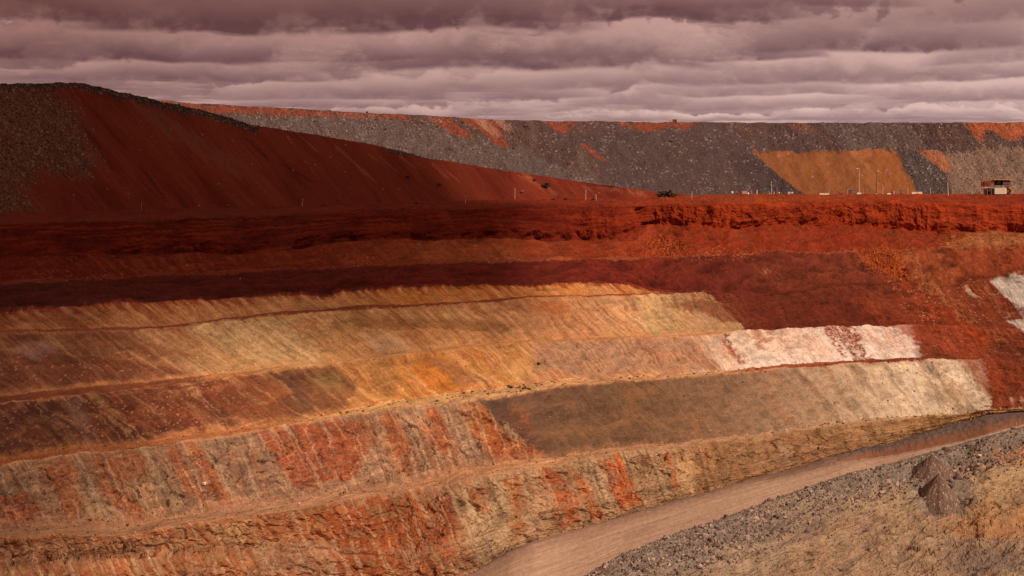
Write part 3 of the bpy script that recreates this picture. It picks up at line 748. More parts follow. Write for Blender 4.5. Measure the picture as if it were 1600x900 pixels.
# relief
soilg = ridged(G / 1.9, q / 30, 81, 3)
disp = np.zeros(x.shape)
gul = (strip_is('C1') * 1.0 + strip_is('B2c') * .8 + strip_is('B3c') * sstep(420, 560, x) * .7 + strip_is('B4c') * sstep(800, 880, x) * .35) * np.interp(x, [1050, 1180], [1, .6])
endf = np.minimum(1, np.minimum(fr_ * 6 + .35, (1 - fr_) * 5))
disp += gul * endf * (-.48 * np.clip(soilg, -1, 1) * np.clip(.7 + n_big, .2, 1.3) + .12 * st_f)
disp += (.9 * n_big + .22 * n_mid) * (1 - .5 * strip_is('C1', 'B2c', 'B5t', 'B4t', 'B3t', 'B2t', 'B6t'))
edge = np.minimum(1, np.minimum(fr_ * 5, (1 - fr_) * 5))
W1, W2, rr = worley(Gs / 2.6 + .4 * n_mid, q / 3.4, 63)
W3, W4, r3 = worley(Gs / 1.1 + .3 * n_mid, q / 1.3, 64)
rocky = np.clip(b5 + h4 + strip_is('B3c') * sstep(500, 350, x) * .7, 0, 1)
fa, ca, va = facets(Gs / 4.2 + .35 * n_mid, q / 3.2 + .3 * n_mid, 301, 2.0)
fb, cb, vb = facets(Gs / 1.7 + .25 * n_mid, q / 1.25 + .2 * n_mid, 302, 1.6)
blk = fa * 1.6 - .7 * sstep(.10, .0, ca)
blk2 = fb * .75 - .35 * sstep(.09, .0, cb)
calm = np.interp(x, [0, 1040, 1100, 1600], [1, 1, .5, .4]) * (1 - .6 * strip_is('B3c')) * (1 - .25 * h4)
disp += rocky * edge * calm * (1.5 * ridged(Gs / 9, q / 30, 82, 2) + .55 * blk + .60 * blk2 + .05 * n_fin)
disp += (1 - rocky) * .035 * n_fin
bsn = strip_is('B5t', 'B6t', 'B4t', 'B3t')
disp += bsn * .03 * n_fin
# scarp: bedded, with undercut beds, buttresses and slump bays on the right
und = ridged(U2 / 16, V2 / 1.6, 84, 4)
but = fbm(U2 / 5, V2 / 12, 85, 4)
rgt_ = sstep(960, 1010, x) * sstep(1490, 1440, x)
disp += sc * edge * (.35 * und + (.4 + .9 * rgt_) * but)
disp += sc * rgt_ * edge * (.8 * ((rr - .5) + np.clip(W2 - W1, 0, .35)))
notch = sstep(.72, .86, fr_ + .12 * n_mid) * sstep(1.0, .93, fr_)
disp -= sc * notch * 1.9 * np.clip(.6 + 1.3 * fbm(U2 / 9, V2 / 8, 86, 3), 0, 1.4) * sstep(60, 340, x)
ntc = np.exp(-((x - 1008 - (y - 340) * .3) / 8) ** 2); disp -= sc * edge * ntc * 4.0
# lumps of fallen rock
disp += (dz1 * .6 + dz2 * .8 + dz3 * .4) * np.clip(.5 - f1, 0, .5) * 1.3
disp += up_ * rgt_ * .15 * n_mid
# chute : a shallow trough with a small ridge on its left
dd, t_ = segd(x, y, 1350, 395, 1560, 535); disp -= 1.4 * np.exp(-(dd / 11) ** 2) * up_
dd, t_ = segd(x, y, 1335, 402, 1480, 484); disp += 1.5 * np.exp(-(dd / 7) ** 2) * up_
# big bulges of the slump so that it is not one plane
disp += up_ * sstep(1080, 1200, x) * 1.5 * fbm(U2 / 28, V2 / 12, 87, 3)
disp *= np.minimum(1, (PB.max() * 0 + 1))
disp[0] = 0
wall.displace(disp, 3)
M_wall = earth_mat('weathered_rock_and_clay', .5, 1.4, .95, .28)
wall.build('pit_wall', M_wall)

# ------------------------------------------------------------------ haul road
RL = li(px, (-250, 1320), (400, 1130), (700, 1000), (918, 900), (969, 870), (1070, 831), (1127, 814), (1195, 788), (1262, 764), (1330, 741), (1397, 726), (1431, 716),
        (1499, 697), (1600, 669), (1700, 640 + 9))
RU = li(px, (-250, 1190), (600, 958), (739, 900), (834, 850), (969, 812), (1161, 758), (1240, 742), (1316, 722), (1400, 711), (1500, 690), (1600, 663), (1700, 646))
RU = np.clip(RU, RF + 1.5, RL - 4)
dRU = smooth(march_dn(RF, d['RF'] - .3, RU, .10), 6)
dRL = smooth(march_dn(RU, dRU, RL, .035), 6)
road = Sheet(px, [(RF - 3, d['RF'] + 1.5), (RF, d['RF'] - .3), (RU, dRU), (RL, dRL), (RL + 6, march_dn(RL, dRL, RL + 6, .5))], [3, 30, 70, 4])
x, y, fr_, st = road.px, road.py, road.frac, road.strip
U2, V2 = x / 4.6, y / 4.6
lon = (x - 800) * .32 + y                      # constant along the road in the photograph
n1 = fbm(x / 80, lon / 4.0, 101, 5); n2 = fbm(x / 9, y / 5, 102, 5); n3 = fbm(x / 3, y / 2, 103, 3)
road.col[:] = s2l((192, 142, 116)) / np.array([1.02, .86, .84])
road.paint(sstep(.0, .5, n1) * .35, (198, 148, 116)); road.paint(sstep(.0, .5, -n1) * .4, (164, 116, 90))
road.paint(sstep(.3, .0, fr_) * (st == 2) * .5 * (n1 > -.4), (146, 96, 76))
bm = (st <= 1) * sstep(1280, 1330, x - 10 * n2)
road.paint(bm, (116, 90, 80)); road.paint(bm * sstep(.5, .85, fr_ + .08 * n2) * (st == 1), (148, 90, 62))
road.paint((st <= 1) * sstep(1330, 1280, x) * .8, (112, 78, 64))
road.paint(bm * sstep(.1, .5, n1) * .3, (140, 112, 100))
dd = np.hypot((x - 1350) / 50, (y - 706) / 7); road.paint(sstep(1.1, .6, dd + .3 * n2) * .7, (96, 76, 68))
road.col *= np.clip(1 + .10 * n2 + .10 * n3, .6, 1.4)[..., None]
rdsp = .05 * n2 + .05 * n1
for rut in (-.32, -.18, .1, .26):
    rdsp = rdsp - .12 * np.exp(-((fr_ - .5 - rut + .03 * n1) / .02) ** 2) * (st == 2)
rdsp = rdsp + (st == 1) * np.sin(np.clip(fr_, 0, 1) * np.pi) * (.5 + .9 * sstep(1280, 1340, x)) * (1 + .12 * n2)
rdsp = rdsp + sstep(1.1, .4, dd + .3 * n2) * .8
road.displace(rdsp)
road.build('haul_road', earth_mat('dusty_road_surface', .2, 2.0, .95, .12))

# ------------------------------------------------------------------ near slope, below the road
k = np.ones_like(px)
Y1 = RL + np.interp(px, [900, 1000, 1300, 1450, 1600], [12, 22, 30, 36, 38])
Y2 = np.maximum(Y1 + 20, li(px, (-250, 1400), (900, 960), (1100, 880), (1250, 840), (1400, 790), (1450, 760), (1500, 752), (1600, 720), (1700, 700)))
Y3 = np.maximum(Y2 + 20, li(px, (-250, 1500), (900, 1040), (1100, 930), (1400, 850), (1450, 800), (1600, 790), (1700, 785)))
Y4 = np.maximum(Y3 + 30, 960 + 0 * px)
g0 = march_dn(RL, dRL, RL + 2, .05)
g1 = smooth(march_dn(RL + 2, g0, Y1, .42), 10)
g2 = smooth(march_dn(Y1, g1, Y2, .45), 14)
g3 = smooth(march_dn(Y2, g2, Y3, .7), 14)
g4 = smooth(march_dn(Y3, g3, Y4, .5), 20)
g5 = g4 * .72; y5 = HY + (Y4 - HY) / g4 * F / F * g4 / g5 * 1.06 * 1.0
z4 = -(Y4 - HY) / F * g4
zfloor = z4.min() - 8
g5 = np.full_like(px, 330.0); y5 = HY - (z4 * .4 + zfloor * .6) / g5 * F
g6 = np.full_like(px, 120.0); y6 = HY - zfloor / g6 * F
g7 = np.full_like(px, 15.0); y7 = HY - zfloor / g7 * F
near = Sheet(px, [(RL - 3, dRL + 2.2), (RL + 2, g0), (Y1, g1), (Y2, g2), (Y3, g3), (Y4, g4), (y5, g5), (y6, g6), (y7, g7)], [3, 28, 60, 60, 90, 20, 6, 6])
x, y, fr_, st = near.px, near.py, near.frac, near.strip
dPn_ = np.linalg.norm(np.diff(near.P, axis=0), axis=-1)
V2 = np.concatenate([np.zeros((1, len(px))), np.cumsum(dPn_, 0)], 0)
V2 = np.apply_along_axis(lambda a_: smooth(a_, 20), 1, V2); U2 = near.P[..., 0]
wnear = (y < 1050).astype(float)
nb = fbm(U2 / 16, V2 / 8, 111, 5); nm = fbm(U2 / 4.5, V2 / 2.6, 112, 5); nf = fbm(U2 / 1.1, V2 / .9, 113, 4, .65)
wx = x + 14 * nm + 4 * nf; wy = y + 9 * nm + 3 * nf
near.col[:] = s2l((166, 120, 90)) / np.array([1.1, .87, .80])
near.paint(sstep(.0, .5, nb) * .6, (178, 140, 106)); near.paint(sstep(.05, .5, -nb) * .6, (138, 106, 92))
near.paint(sstep(.15, .5, fbm(U2 / 9, V2 / 2.2, 114, 5)) * .4, (172, 118, 82))
near.paint(sstep(.2, .6, fbm(U2 / 3, V2 / 1.4, 115, 5)) * .4, (112, 82, 68))
rub = sstep(1.0, .0, (wy - RL[None]) / np.interp(px, [880, 960, 1100, 1300, 1440, 1500, 1560, 1640], [22, 40, 72, 60, 44, 52, 60, 42])[None] - .35)
near.paint(rub, (136, 106, 88), np.array([1.1, .87, .80]))
def npatch(pts, rgb, a):
    mm = spoly(wx, wy, pts, 14); near.paint(sstep(.2, .85, mm + .3 * nm * (mm > .01)) * a, rgb, np.array([1.1, .87, .80]))
npatch([(1450, 745), (1530, 735), (1600, 715), (1840, 690), (1840, 790), (1600, 770), (1500, 790), (1470, 765)], (184, 134, 94), .75)
npatch([(1400, 735), (1500, 735), (1520, 760), (1530, 800), (1430, 800), (1410, 770)], (134, 106, 90), .85)
npatch([(960, 900), (1060, 850), (1180, 820), (1240, 850), (1200, 900)], (140, 112, 98), .6)
npatch([(1540, 712), (1600, 702), (1840, 680), (1840, 700), (1600, 722), (1560, 730)], (180, 98, 46), .8)
npatch([(1500, 790), (1600, 780), (1840, 780), (1840, 800), (1500, 812)], (176, 116, 70), .6)
npatch([(1180, 790), (1330, 770), (1440, 760), (1430, 800), (1300, 800), (1190, 812)], (176, 130, 96), .5)
npatch([(1440, 820), (1600, 800), (1840, 800), (1840, 850), (1500, 840)], (176, 104, 60), .55)
npatch([(1120, 855), (1180, 840), (1250, 850), (1180, 900), (1090, 900)], (180, 134, 98), .5)
npatch([(1480, 860), (1600, 850), (1600, 900), (1470, 900)], (110, 82, 72), .6)
near.col *= np.clip(1 + .12 * nf + .2 * nm, .45, 1.6)[..., None]
f1, f2, rid = worley(U2 / .5, V2 / .42, 121); f3, f4, rid3 = worley(U2 / 1.1, V2 / .9, 122)
near.paint(rub * (f1 < .45) * (rid > .86) * .65 * (nm > -.3), (200, 162, 144)); near.paint(rub * (f1 < .5) * (rid < .2) * .45, (84, 64, 58))
near.paint((1 - rub) * (f1 < .4) * (rid > .965) * .5, (206, 160, 120)); near.paint((1 - rub) * (f1 < .4) * (rid < .04) * .5, (80, 56, 46))
nd = 2.0 * nb + .35 * nm + .06 * nf + rub * (np.clip(.5 - f1, 0, .5) * .45 * rid + np.clip(.5 - f3, 0, .5) * .9 * rid3)
fa, ca, va = facets(U2 / 4.5 + .3 * nm, V2 / 3.5 + .3 * nm, 311, 2.0); fb, cb, vb = facets(U2 / 1.6 + .2 * nm, V2 / 1.3 + .2 * nm, 312, 1.6)
nd = nd + .62 * (1 - rub) * (fa * .9 - .35 * sstep(.1, 0, ca) + fb * .5 - .22 * sstep(.1, 0, cb)) * sstep(RL[None] + 60, RL[None] + 110, y)
# windrow of rubble along the road's edge
nd = nd * sstep(0, 14, y - RL[None]) + 1.1 * np.exp(-((y - RL[None] - 8) / 7) ** 2) * (1 + .8 * nm) * wnear
nd[-20:] *= 0
near.col *= (1 + (1 - rub) * (.16 * (va - .5) + .18 * (vb - .5)))[..., None]
near.displace(nd * np.where(st >= 5, .3, 1), 3)
M_near = earth_mat('broken_rock_ground', .5, 1.6, .95, .28)
near.build('near_slope', M_near)

# ------------------------------------------------------------------ plain behind the rim
dPB = d['PB']; zPB = -(PB - HY) / F * dPB
zp = smooth(zPB, 60)
def zline(dist, z): return HY - z / dist * F
p1 = np.maximum(dPB + 45, 760); p2 = np.full_like(px, 1400.0); p3 = np.full_like(px, 25000.0)
z_ = -4.2
plain = Sheet(px[::2], [(a[::2], b[::2]) for a, b in [(zline(p3, z_), p3), (zline(p2, z_), p2), (zline(p1, np.minimum(z_, zp + .2)), p1), (PB, dPB), (PB + .6, dPB - 1.0)]], [10, 60, 40, 2])
x, y = plain.P[..., 0], plain.P[..., 1]
nn = fbm(x / 9, y / 14, 131, 5)
plain.col[:] = s2l((140, 48, 22)) / .92
plain.paint(sstep(0, .5, nn) * .5, (150, 72, 44))
plain.displace(nn * .12)
plain.build('plain', earth_mat('red_plain_soil', .3, 1.0, .95, .25))

# ------------------------------------------------------------------ far waste dump (two lifts)
fx = np.arange(60.0, 2200.0, 1.38)
wobf = fbm(fx / 40, fx * 0, 6, 5)
dB = np.interp(fx, [100, 500, 900, 1200, 1700], [860, 900, 960, 1030, 1060])
yB = HY + 4.6 / dB * F
yT = li(fx, (60, 148), (260, 158), (330, 163), (500, 172), (600, 178), (660, 180), (770, 187), (850, 189), (1050, 191), (1250, 192), (1600, 191.5), (1840, 191)) + wobf * 1.3
yL = np.where(fx > 0, 234 + 0 * fx, 0) + fbm(fx / 90, fx * 0, 8, 3) * 3
d1 = march_up(yB, dB, yL, .70); bw = np.interp(fx, [900, 1130, 1440, 1560], [.3, 7, 7, 1])
yLt = HY - ((HY - yL) / F * d1) / (d1 + bw) * F
d2 = d1 + bw
d3 = march_up(yLt, d2, yT, .72)
zt = (HY - yT) / F * d3
far = Sheet(fx, [(HY - (zt - 3) / (d3 + 120) * F, d3 + 120), (HY - zt / (d3 + 14) * F, d3 + 14), (yT, d3), (yLt, d2), (yL, d1), (yB, dB), (yB + 2, dB - .5)], [4, 8, 60, 5, 66, 2])
x, y, fr_, st = far.px, far.py, far.frac, far.strip
U2, V2 = x / 3.1, y / 3.1
G = (x - .55 * (y - 190)) / 3.1
nb = fbm(G / 16, V2 / 30, 141, 4); nm = fbm(G / 4, V2 / 8, 142, 5); nf = fbm(U2 / 1.0, V2 / .9, 143, 4, .7)
wx = x + 8 * nm + 4 * nf; wy = y + 5 * nm + 4 * nf
far.col[:] = s2l((98, 70, 62)) / 1.2
E2 = np.array([1.25, 1.0, .85])
far.paint(sstep(-.1, .4, nb) * .6, (84, 60, 56), E2)
far.paint(sstep(.1, .6, -nb) * .5, (114, 86, 74), E2)
def fp(pts, rgb, a, soft=1.0): mm = spoly(wx, wy, pts, 5); far.paint(sstep(.2, .8, mm + .25 * nm * (mm > .01)) * a * soft, rgb, E2)
fp([(300, 185), (560, 176), (740, 215), (900, 265), (960, 300), (600, 240)], (112, 86, 76), .5)
fp([(880, 215), (1000, 195), (1130, 200), (1180, 235), (1260, 305), (960, 300), (930, 250)], (86, 62, 56), .65)
fp([(1140, 236), (1180, 234), (1250, 300), (1180, 305)], (74, 52, 48), .6)
fp([(1450, 240), (1600, 232), (1860, 232), (1860, 320), (1490, 320), (1480, 270)], (150, 106, 82), .75)
fp([(1280, 192), (1420, 194), (1450, 232), (1330, 236)], (110, 82, 72), .6)
redc = (158, 62, 32)
for pts in ([(60, 140), (340, 163), (520, 176), (640, 182), (640, 188), (450, 182), (300, 176), (60, 175)],
            [(660, 180), (700, 182), (720, 200), (745, 214), (720, 214), (690, 200)],
            [(712, 182), (790, 187), (780, 200), (800, 232), (780, 230), (750, 205)],
            [(845, 188), (905, 190), (895, 200), (880, 212), (866, 204)],
            [(955, 190), (1090, 190), (1070, 206), (1050, 198), (1020, 208), (985, 202)],
            [(905, 224), (925, 232), (955, 256), (935, 250)]):
    fp(pts, redc, .85, np.clip(.8 + nf, 0, 1))
fp([(1508, 190), (1860, 190), (1860, 214), (1600, 212), (1575, 222), (1545, 200), (1530, 230)], (190, 86, 44), .9, np.clip(.85 + .6 * nf, 0, 1))
fp([(1225, 196), (1250, 193), (1290, 206), (1260, 206)], (150, 80, 50), .5)
for pts in ([(738, 186), (760, 188), (784, 212), (770, 212)], [(665, 182), (680, 183), (700, 194), (688, 192)], [(772, 188), (800, 190), (800, 206), (785, 202)]):
    fp(pts, (174, 112, 84), .7)
fp([(210 + 860, 232), (1100, 232), (1100, 300)], redc, .0)
# lower lift : smooth orange-brown tip faces
low = (st >= 4).astype(float)
fp([(1174, 236), (1402, 234), (1414, 262), (1432, 306), (1260, 306), (1215, 272)], (150, 80, 42), .97, low)
fp([(1330, 236), (1402, 234), (1414, 262), (1432, 306), (1370, 306)], (164, 86, 42), .6, low)
fp([(1430, 236), (1470, 234), (1486, 256), (1484, 272), (1470, 264), (1450, 250)], (172, 92, 56), .9, low)
fp([(1402, 236), (1430, 236), (1468, 262), (1490, 306), (1434, 306)], (90, 68, 60), .85, low)
dd, _t = segd(wx, wy, 1336, 236, 1362, 275); far.paint(sstep(5, 2, dd) * .5 * low, (184, 112, 62), E2)
soft_face = inpoly(wx, wy, [(1174, 236), (1402, 234), (1414, 262), (1432, 306), (1260, 306), (1215, 272)]) * low
far.paint(soft_face * sstep(.05, .5, nb + .3 * nm) * .45, (128, 70, 40), E2)
far.paint(soft_face * sstep(.1, .5, fbm(U2 / 10, V2 / 8, 148, 5)) * .35, (166, 92, 50), E2)
redm = np.clip((far.col[..., 0] / np.maximum(far.col[..., 2], .001) - 4) / 4, 0, 1)
f1, f2, rid = worley(U2 / .75, V2 / .62, 151)
dens = np.clip(.05 + .16 * fbm(U2 / 12, V2 / 6, 152, 4) + .10 * sstep(1150, 1560, x) + .08 * sstep(900, 500, x), .01, .6) * (1 - .85 * np.maximum(redm, soft_face))
far.paint((f1 < .46) * (rid < dens) * .6, (160, 128, 112), E2)
far.paint((f1 < .34) * (rid < dens * .12) * .6, (206, 172, 148), E2)
far.paint((f1 < .5) * (rid > .80) * .35 * (1 - soft_face), (52, 38, 36), E2)
far.col *= np.clip(1 + .16 * nf * (1 - .6 * soft_face) + .14 * nm + .16 * nb, .5, 1.6)[..., None]
fd = (.35 - .2 * soft_face) * nm + .5 * fbm(U2 / 7, V2 / 4, 149, 4) + (1 - soft_face) * (1 - .6 * redm) * (np.clip(.55 - f1, 0, .55) * .8 * rid + .12 * nf)
fd = fd * np.where(st < 2, .5, 1.0)
far.displace(fd, 2)
M_dump = earth_mat('dumped_waste_rock', .35, 1.2, .95, .2)
far.build('far_waste_dump', M_dump)

# ------------------------------------------------------------------ near waste dump on the left
nx = np.arange(-400.0, 1075.0, 1.33)
wobn = fbm(nx / 22, nx * 0, 16, 5)
PBn = np.interp(nx, px, PB); dPn = np.interp(nx, px, dPB)
yCr = li(nx, (-300, 128), (0, 131), (60, 130), (120, 129), (142, 132), (189, 144), (256, 159), (337, 178), (395, 196), (489, 210), (540, 219), (597, 229), (672, 248),
         (800, 268), (868, 278), (935, 289), (1020, 299), (1075, 304)) + wobn * np.interp(nx, [0, 500, 1000], [1.4, 1.2, .5])
dBn = dPn - .5
yBn = PBn + 1
oN = np.interp(nx, [-200, 400, 1000], [.75, .85, .9])
e1 = smooth(march_up(yBn, dBn, yCr, .70 * oN), 8)
ze = (HY - yCr) / F * e1
near_d = Sheet(nx, [(HY - (ze - 2) / (e1 + 60) * F, e1 + 60), (HY - (ze - .4) / (e1 + 12) * F, e1 + 12), (yCr, e1), (yBn, dBn), (yBn + 1.5, dBn - 1)], [4, 8, 160, 2])
x, y, fr_, st = near_d.px, near_d.py, near_d.frac, near_d.strip
U2, V2 = x / 4.6, y / 4.6
G = (x - .85 * (y - 130)) / 4.6
nb = fbm(G / 9, V2 / 36, 161, 4); nm = fbm(G / 2.4, V2 / 9, 162, 5); nf = fbm(U2 / .9, V2 / .8, 163, 4, .7)
wx = x + 7 * nm + 4 * nf; wy = y + 4 * nm + 3 * nf
E3 = np.array([1.25, 1.0, .85])
near_d.col[:] = s2l((126, 42, 22)) / E3
def np_(pts, rgb, a, soft=1.0): mm = spoly(wx, wy, pts, 16); near_d.paint(sstep(.2, .85, mm + .35 * nm * (mm > .01)) * a * soft, rgb, E3)
grp = spoly(wx, wy, [(-320, 100), (105, 145), (150, 240), (160, 270), (110, 280), (85, 262), (60, 275), (30, 300), (80, 335), (-320, 345)], 22)
grp = sstep(.15, .95, grp + .4 * nm * (grp > .01) * (grp < .99)) * .9
near_d.paint(grp * np.clip(.85 + .5 * nf, 0, 1), (122, 78, 54), E3)
np_([(195, 160), (235, 165), (330, 225), (390, 262), (420, 300), (340, 260), (250, 210)], (130, 70, 48), .55)
np_([(330, 178), (395, 200), (400, 208), (330, 190)], (84, 54, 44), .8)
near_d.paint(sstep(.1, .5, nb) * .4 * (1 - grp), (140, 54, 28), E3); near_d.paint(sstep(.1, .5, -nb) * .4 * (1 - grp), (100, 28, 16), E3)
crest = sstep(9, 4, (wy - np.interp(x, nx, yCr)) - np.interp(x, [0, 100, 330, 400, 420], [4, 2, 6, 3, -14]))
near_d.paint(crest * np.clip(.85 + .5 * nf, 0, 1), (82, 62, 52), E3)
rock2 = inpoly(wx, wy, [(597, 222), (640, 232), (668, 246), (640, 244), (600, 234)]); near_d.paint(rock2 * .9, (96, 66, 54), E3)
for (a, b, c_, e_, w_) in ((530, 234, 600, 295, 2.5), (575, 242, 595, 256, 2), (594, 246, 622, 268, 2), (622, 242, 650, 262, 2), (820, 276, 868, 302, 5), (912, 292, 940, 303, 1.6), (935, 292, 1010, 306, 3.5), (680, 258, 700, 280, 2), (455, 200, 500, 240, 1.5), (700, 270, 720, 286, 1.6)):
    dd, _t = segd(wx, wy, a, b, c_, e_); near_d.paint(sstep(w_ * 1.6, 0, dd) * .45 * np.clip(.6 + nm, 0, 1), (172, 90, 54), E3)
for (a, b, c_, e_) in ((220, 262, 262, 320), (150, 220, 190, 290), (440, 255, 490, 285), (380, 215, 420, 250)):
    dd, _t = segd(wx, wy, a, b, c_, e_); near_d.paint(sstep(2.4, .8, dd) * .5, (78, 26, 18), E3)
f1, f2, rid = worley(U2 / .62, V2 / .5, 171)
rk = np.clip(grp + crest + rock2, 0, 1)
near_d.paint((f1 < .46) * (rid < .16 * rk + .002) * .6, (176, 130, 96), E3)
near_d.paint((f1 < .5) * (rid > .80) * rk * .5, (50, 34, 30), E3)
near_d.col *= np.clip(1 + .2 * nf * (.3 + .7 * rk) + .09 * nm + .10 * nb, .5, 1.6)[..., None]
nd = .14 * nm * np.minimum(1, fr_ * 8 + .2) + .03 * nf + rk * (np.clip(.55 - f1, 0, .55) * 1.3 * rid + .25 * nf)
nd = nd + .6 * nb * (st == 2)
near_d.displace(nd * np.minimum(1, np.interp(x, [950, 1060], [1, .2])), 2)
near_d.build('near_waste_dump', M_dump)

# ------------------------------------------------------------------ clouds added out of view to shade the left of the mine
def add_shade_cloud(name, label, target, dist, r, seed, dens):
    c = Vector(target) + sv * dist
    rnd = np.random.RandomState(seed)
    n1_, n2_ = 96, 48
    th = np.linspace(0, 2 * np.pi, n1_, endpoint=False); ph = np.linspace(0, np.pi, n2_ + 1)
    T, Pp = np.meshgrid(th, ph)
    X, Y, Z = np.cos(T) * np.sin(Pp), np.sin(T) * np.sin(Pp), np.cos(Pp)
    bump = 1 + .16 * fbm(X * 2.2 + 5 * Z, Y * 2.2 + seed, seed, 4)
    co = np.stack([X * r[0] * bump, Y * r[1] * bump, np.maximum(Z, -.55) * r[2] * bump], -1).reshape(-1, 3)
    i = np.arange((n2_ + 1) * n1_).reshape(n2_ + 1, n1_)
    f = np.stack([i[:-1], i[1:], np.roll(i[1:], -1, 1), np.roll(i[:-1], -1, 1)], -1).reshape(-1, 4)
    m = bpy.data.materials.get('shade_cloud_vapour')
    if m is None:
        m = bpy.data.materials.new('shade_cloud_vapour'); m.use_nodes = True
        t = m.node_tree; t.nodes.clear()
        o_ = t.nodes.new('ShaderNodeOutputMaterial'); vo = t.nodes.new('ShaderNodeVolumePrincipled')
        vo.inputs['Color'].default_value = (.95, .9, .88, 1); vo.inputs['Density'].default_value = dens
        vo.inputs['Anisotropy'].default_value = .3
        t.links.new(vo.outputs[0], o_.inputs['Volume'])
    o = link_mesh(name, co, f, m, smoothf=True)
    o.location = c
    o['kind'] = 'structure'
    return o
add_shade_cloud('cloud', '', (-250, 700, 0), 1500, (290, 195, 90), 3, .017)  # unseen cloud, added to darken the near dump and left scarp
add_shade_cloud('cloud', '', (-215, 470, -80), 1300, (115, 140, 30), 5, .012)  # second unseen cloud, added to dim the lower left wall
S.cycles.volume_max_steps = 64

# ------------------------------------------------------------------ small mesh kit
class MB:
    def __init__(s): s.v = []; s.f = []
    def box(s, c, size, rz=0.0, taper=1.0, bevel=0.0):
        hx, hy, hz = size[0] / 2, size[1] / 2, size[2] / 2
        b = len(s.v); cz, sz = math.cos(rz), math.sin(rz)
        for k in (-1, 1):
            t = 1.0 if k < 0 else taper
            for (i, j) in ((-1, -1), (1, -1), (1, 1), (-1, 1)):
                x_, y_ = i * hx * t, j * hy * t
                s.v.append((c[0] + x_ * cz - y_ * sz, c[1] + x_ * sz + y_ * cz, c[2] + k * hz))
        for q_ in ((0, 3, 2, 1), (4, 5, 6, 7), (0, 1, 5, 4), (1, 2, 6, 5), (2, 3, 7, 6), (3, 0, 4, 7)):
            s.f.append([b + i for i in q_])
        return s
    def tube(s, a, b_, r0, r1=None, n=8, cap=True):
        r1 = r0 if r1 is None else r1
        a, b_ = Vector(a), Vector(b_); d_ = (b_ - a).normalized()
        u_ = d_.orthogonal().normalized(); w_ = d_.cross(u_)
        k = len(s.v)
        for (p_, r_) in ((a, r0), (b_, r1)):
            for i in range(n):
                t = 2 * math.pi * i / n
                s.v.append(tuple(p_ + (u_ * math.cos(t) + w_ * math.sin(t)) * r_))
        for i in range(n):
            j = (i + 1) % n
            s.f.append([k + i, k + j, k + n + j, k + n + i])
        if cap:
            s.f.append([k + n - 1 - i for i in range(n)]); s.f.append([k + n + i for i in range(n)])
        return s
    def poly(s, pts, thick, axis=1):
        """outline in (x, z), extruded along y"""
        k = len(s.v); n = len(pts)
        for yy in (-thick / 2, thick / 2):
            for (x_, z_) in pts: s.v.append((x_, yy, z_))
        s.f.append([k + i for i in range(n)]); s.f.append([k + n + n - 1 - i for i in range(n)])
        for i in range(n):
            j = (i + 1) % n
            s.f.append([k + j, k + i, k + n + i, k + n + j])
        return s
    def build(s, name, mat, parent=None, bevel=0.0):
        me = bpy.data.meshes.new(name); me.from_pydata(s.v, [], s.f); me.update()
        me.materials.append(mat)
        o = bpy.data.objects.new(name, me); C.objects.link(o)
        if parent: o.parent = parent
        if bevel:
            m = o.modifiers.new('bevel', 'BEVEL'); m.width = bevel; m.segments = 2; m.limit_method = 'ANGLE'
        return o
def tag(o, label, cat, group=None, kind=None):
    o['label'] = label; o['category'] = cat
    if group: o['group'] = group
    if kind: o['kind'] = kind
    return o
def empty(name, loc, rz=0.0):
    o = bpy.data.objects.new(name, None); C.objects.link(o); o.location = loc; o.rotation_euler = (0, 0, rz)
    o.empty_display_size = .5
    return o
def ground(xp, yp):
    """a point of the ground seen at photo position (xp, yp)"""
    yb = float(np.interp(xp, px, PB))
    return wall.at(xp, max(yp, yb + .25))

Mt = {
    'pale': flat_mat('sun_bleached_paint', (226, 196, 176), .6), 'wood': flat_mat('weathered_wood', (196, 146, 118), .8, 0, .2),
    'white': flat_mat('white_paint', (246, 232, 204), .5, 0, .06), 'steel': flat_mat('galvanised_steel', (176, 152, 146), .45, .5),
    'dark': flat_mat('dark_rubber', (34, 30, 34), .8), 'yellow': flat_mat('yellow_machine_paint', (236, 164, 66), .5, 0, .14),
    'rust': flat_mat('rusty_orange_steel', (156, 76, 40), .7, .1, .25), 'glass': flat_mat('dark_cab_glass', (40, 40, 54), .15),
    'red': flat_mat('red_paint', (190, 70, 54), .6), 'grey': flat_mat('grey_sheet_metal', (140, 120, 122), .5, .3),
    'leaf': flat_mat('dry_olive_leaves', (62, 50, 30), .8, 0, .35, 4.0), 'twig': flat_mat('dry_twigs', (92, 64, 44), .9),
    'concrete': flat_mat('pale_concrete', (232, 204, 178), .85, 0, .12),
}

# ------------------------------------------------------------------ marker posts on the plain
def post(xp, yb, yt, label, mat='pale', w=.09, lean=0.0, group=None, cap=False):
    p = ground(xp, yb); sc1 = p.y / F
    h = max(.8, (yb - yt) * sc1)
    m = MB().tube((0, 0, -.2), (lean * h, 0, h), w, w * .8, 8)
    m.tube((lean * h, 0, h), (lean * h, 0, h + .05), w * 1.15, w * .7, 8)
    e = empty('marker_post', p)
    m.build('post_shaft', Mt[mat], e)
    if cap:
        MB().tube((lean * h * .78, 0, h * .78), (lean * h * .9, 0, h * .9), w * 1.25, w * 1.25, 8).build('reflector_band', Mt['red'], e)
    return tag(e, label, 'post', group)
GP = 'marker posts along the pit rim'
post(472, 321, 311, 'pale leaning post alone at the foot of the dark red dump', lean=.08, w=.11, group=GP, cap=True)
post(221, 329, 316, 'dull brown post against the darkest part of the near dump', 'wood', group=GP)
post(727, 317.5, 306.5, 'short pale post left of the tall thin one below the red dump slope', group=GP, cap=True)
post(804.5, 311, 293, 'tall thin bleached post midway along the red dump foot', group=GP, w=.10)
post(915, 312.5, 296, 'taller of two posts beside the grey green ground patch', group=GP, w=.11, lean=.03)
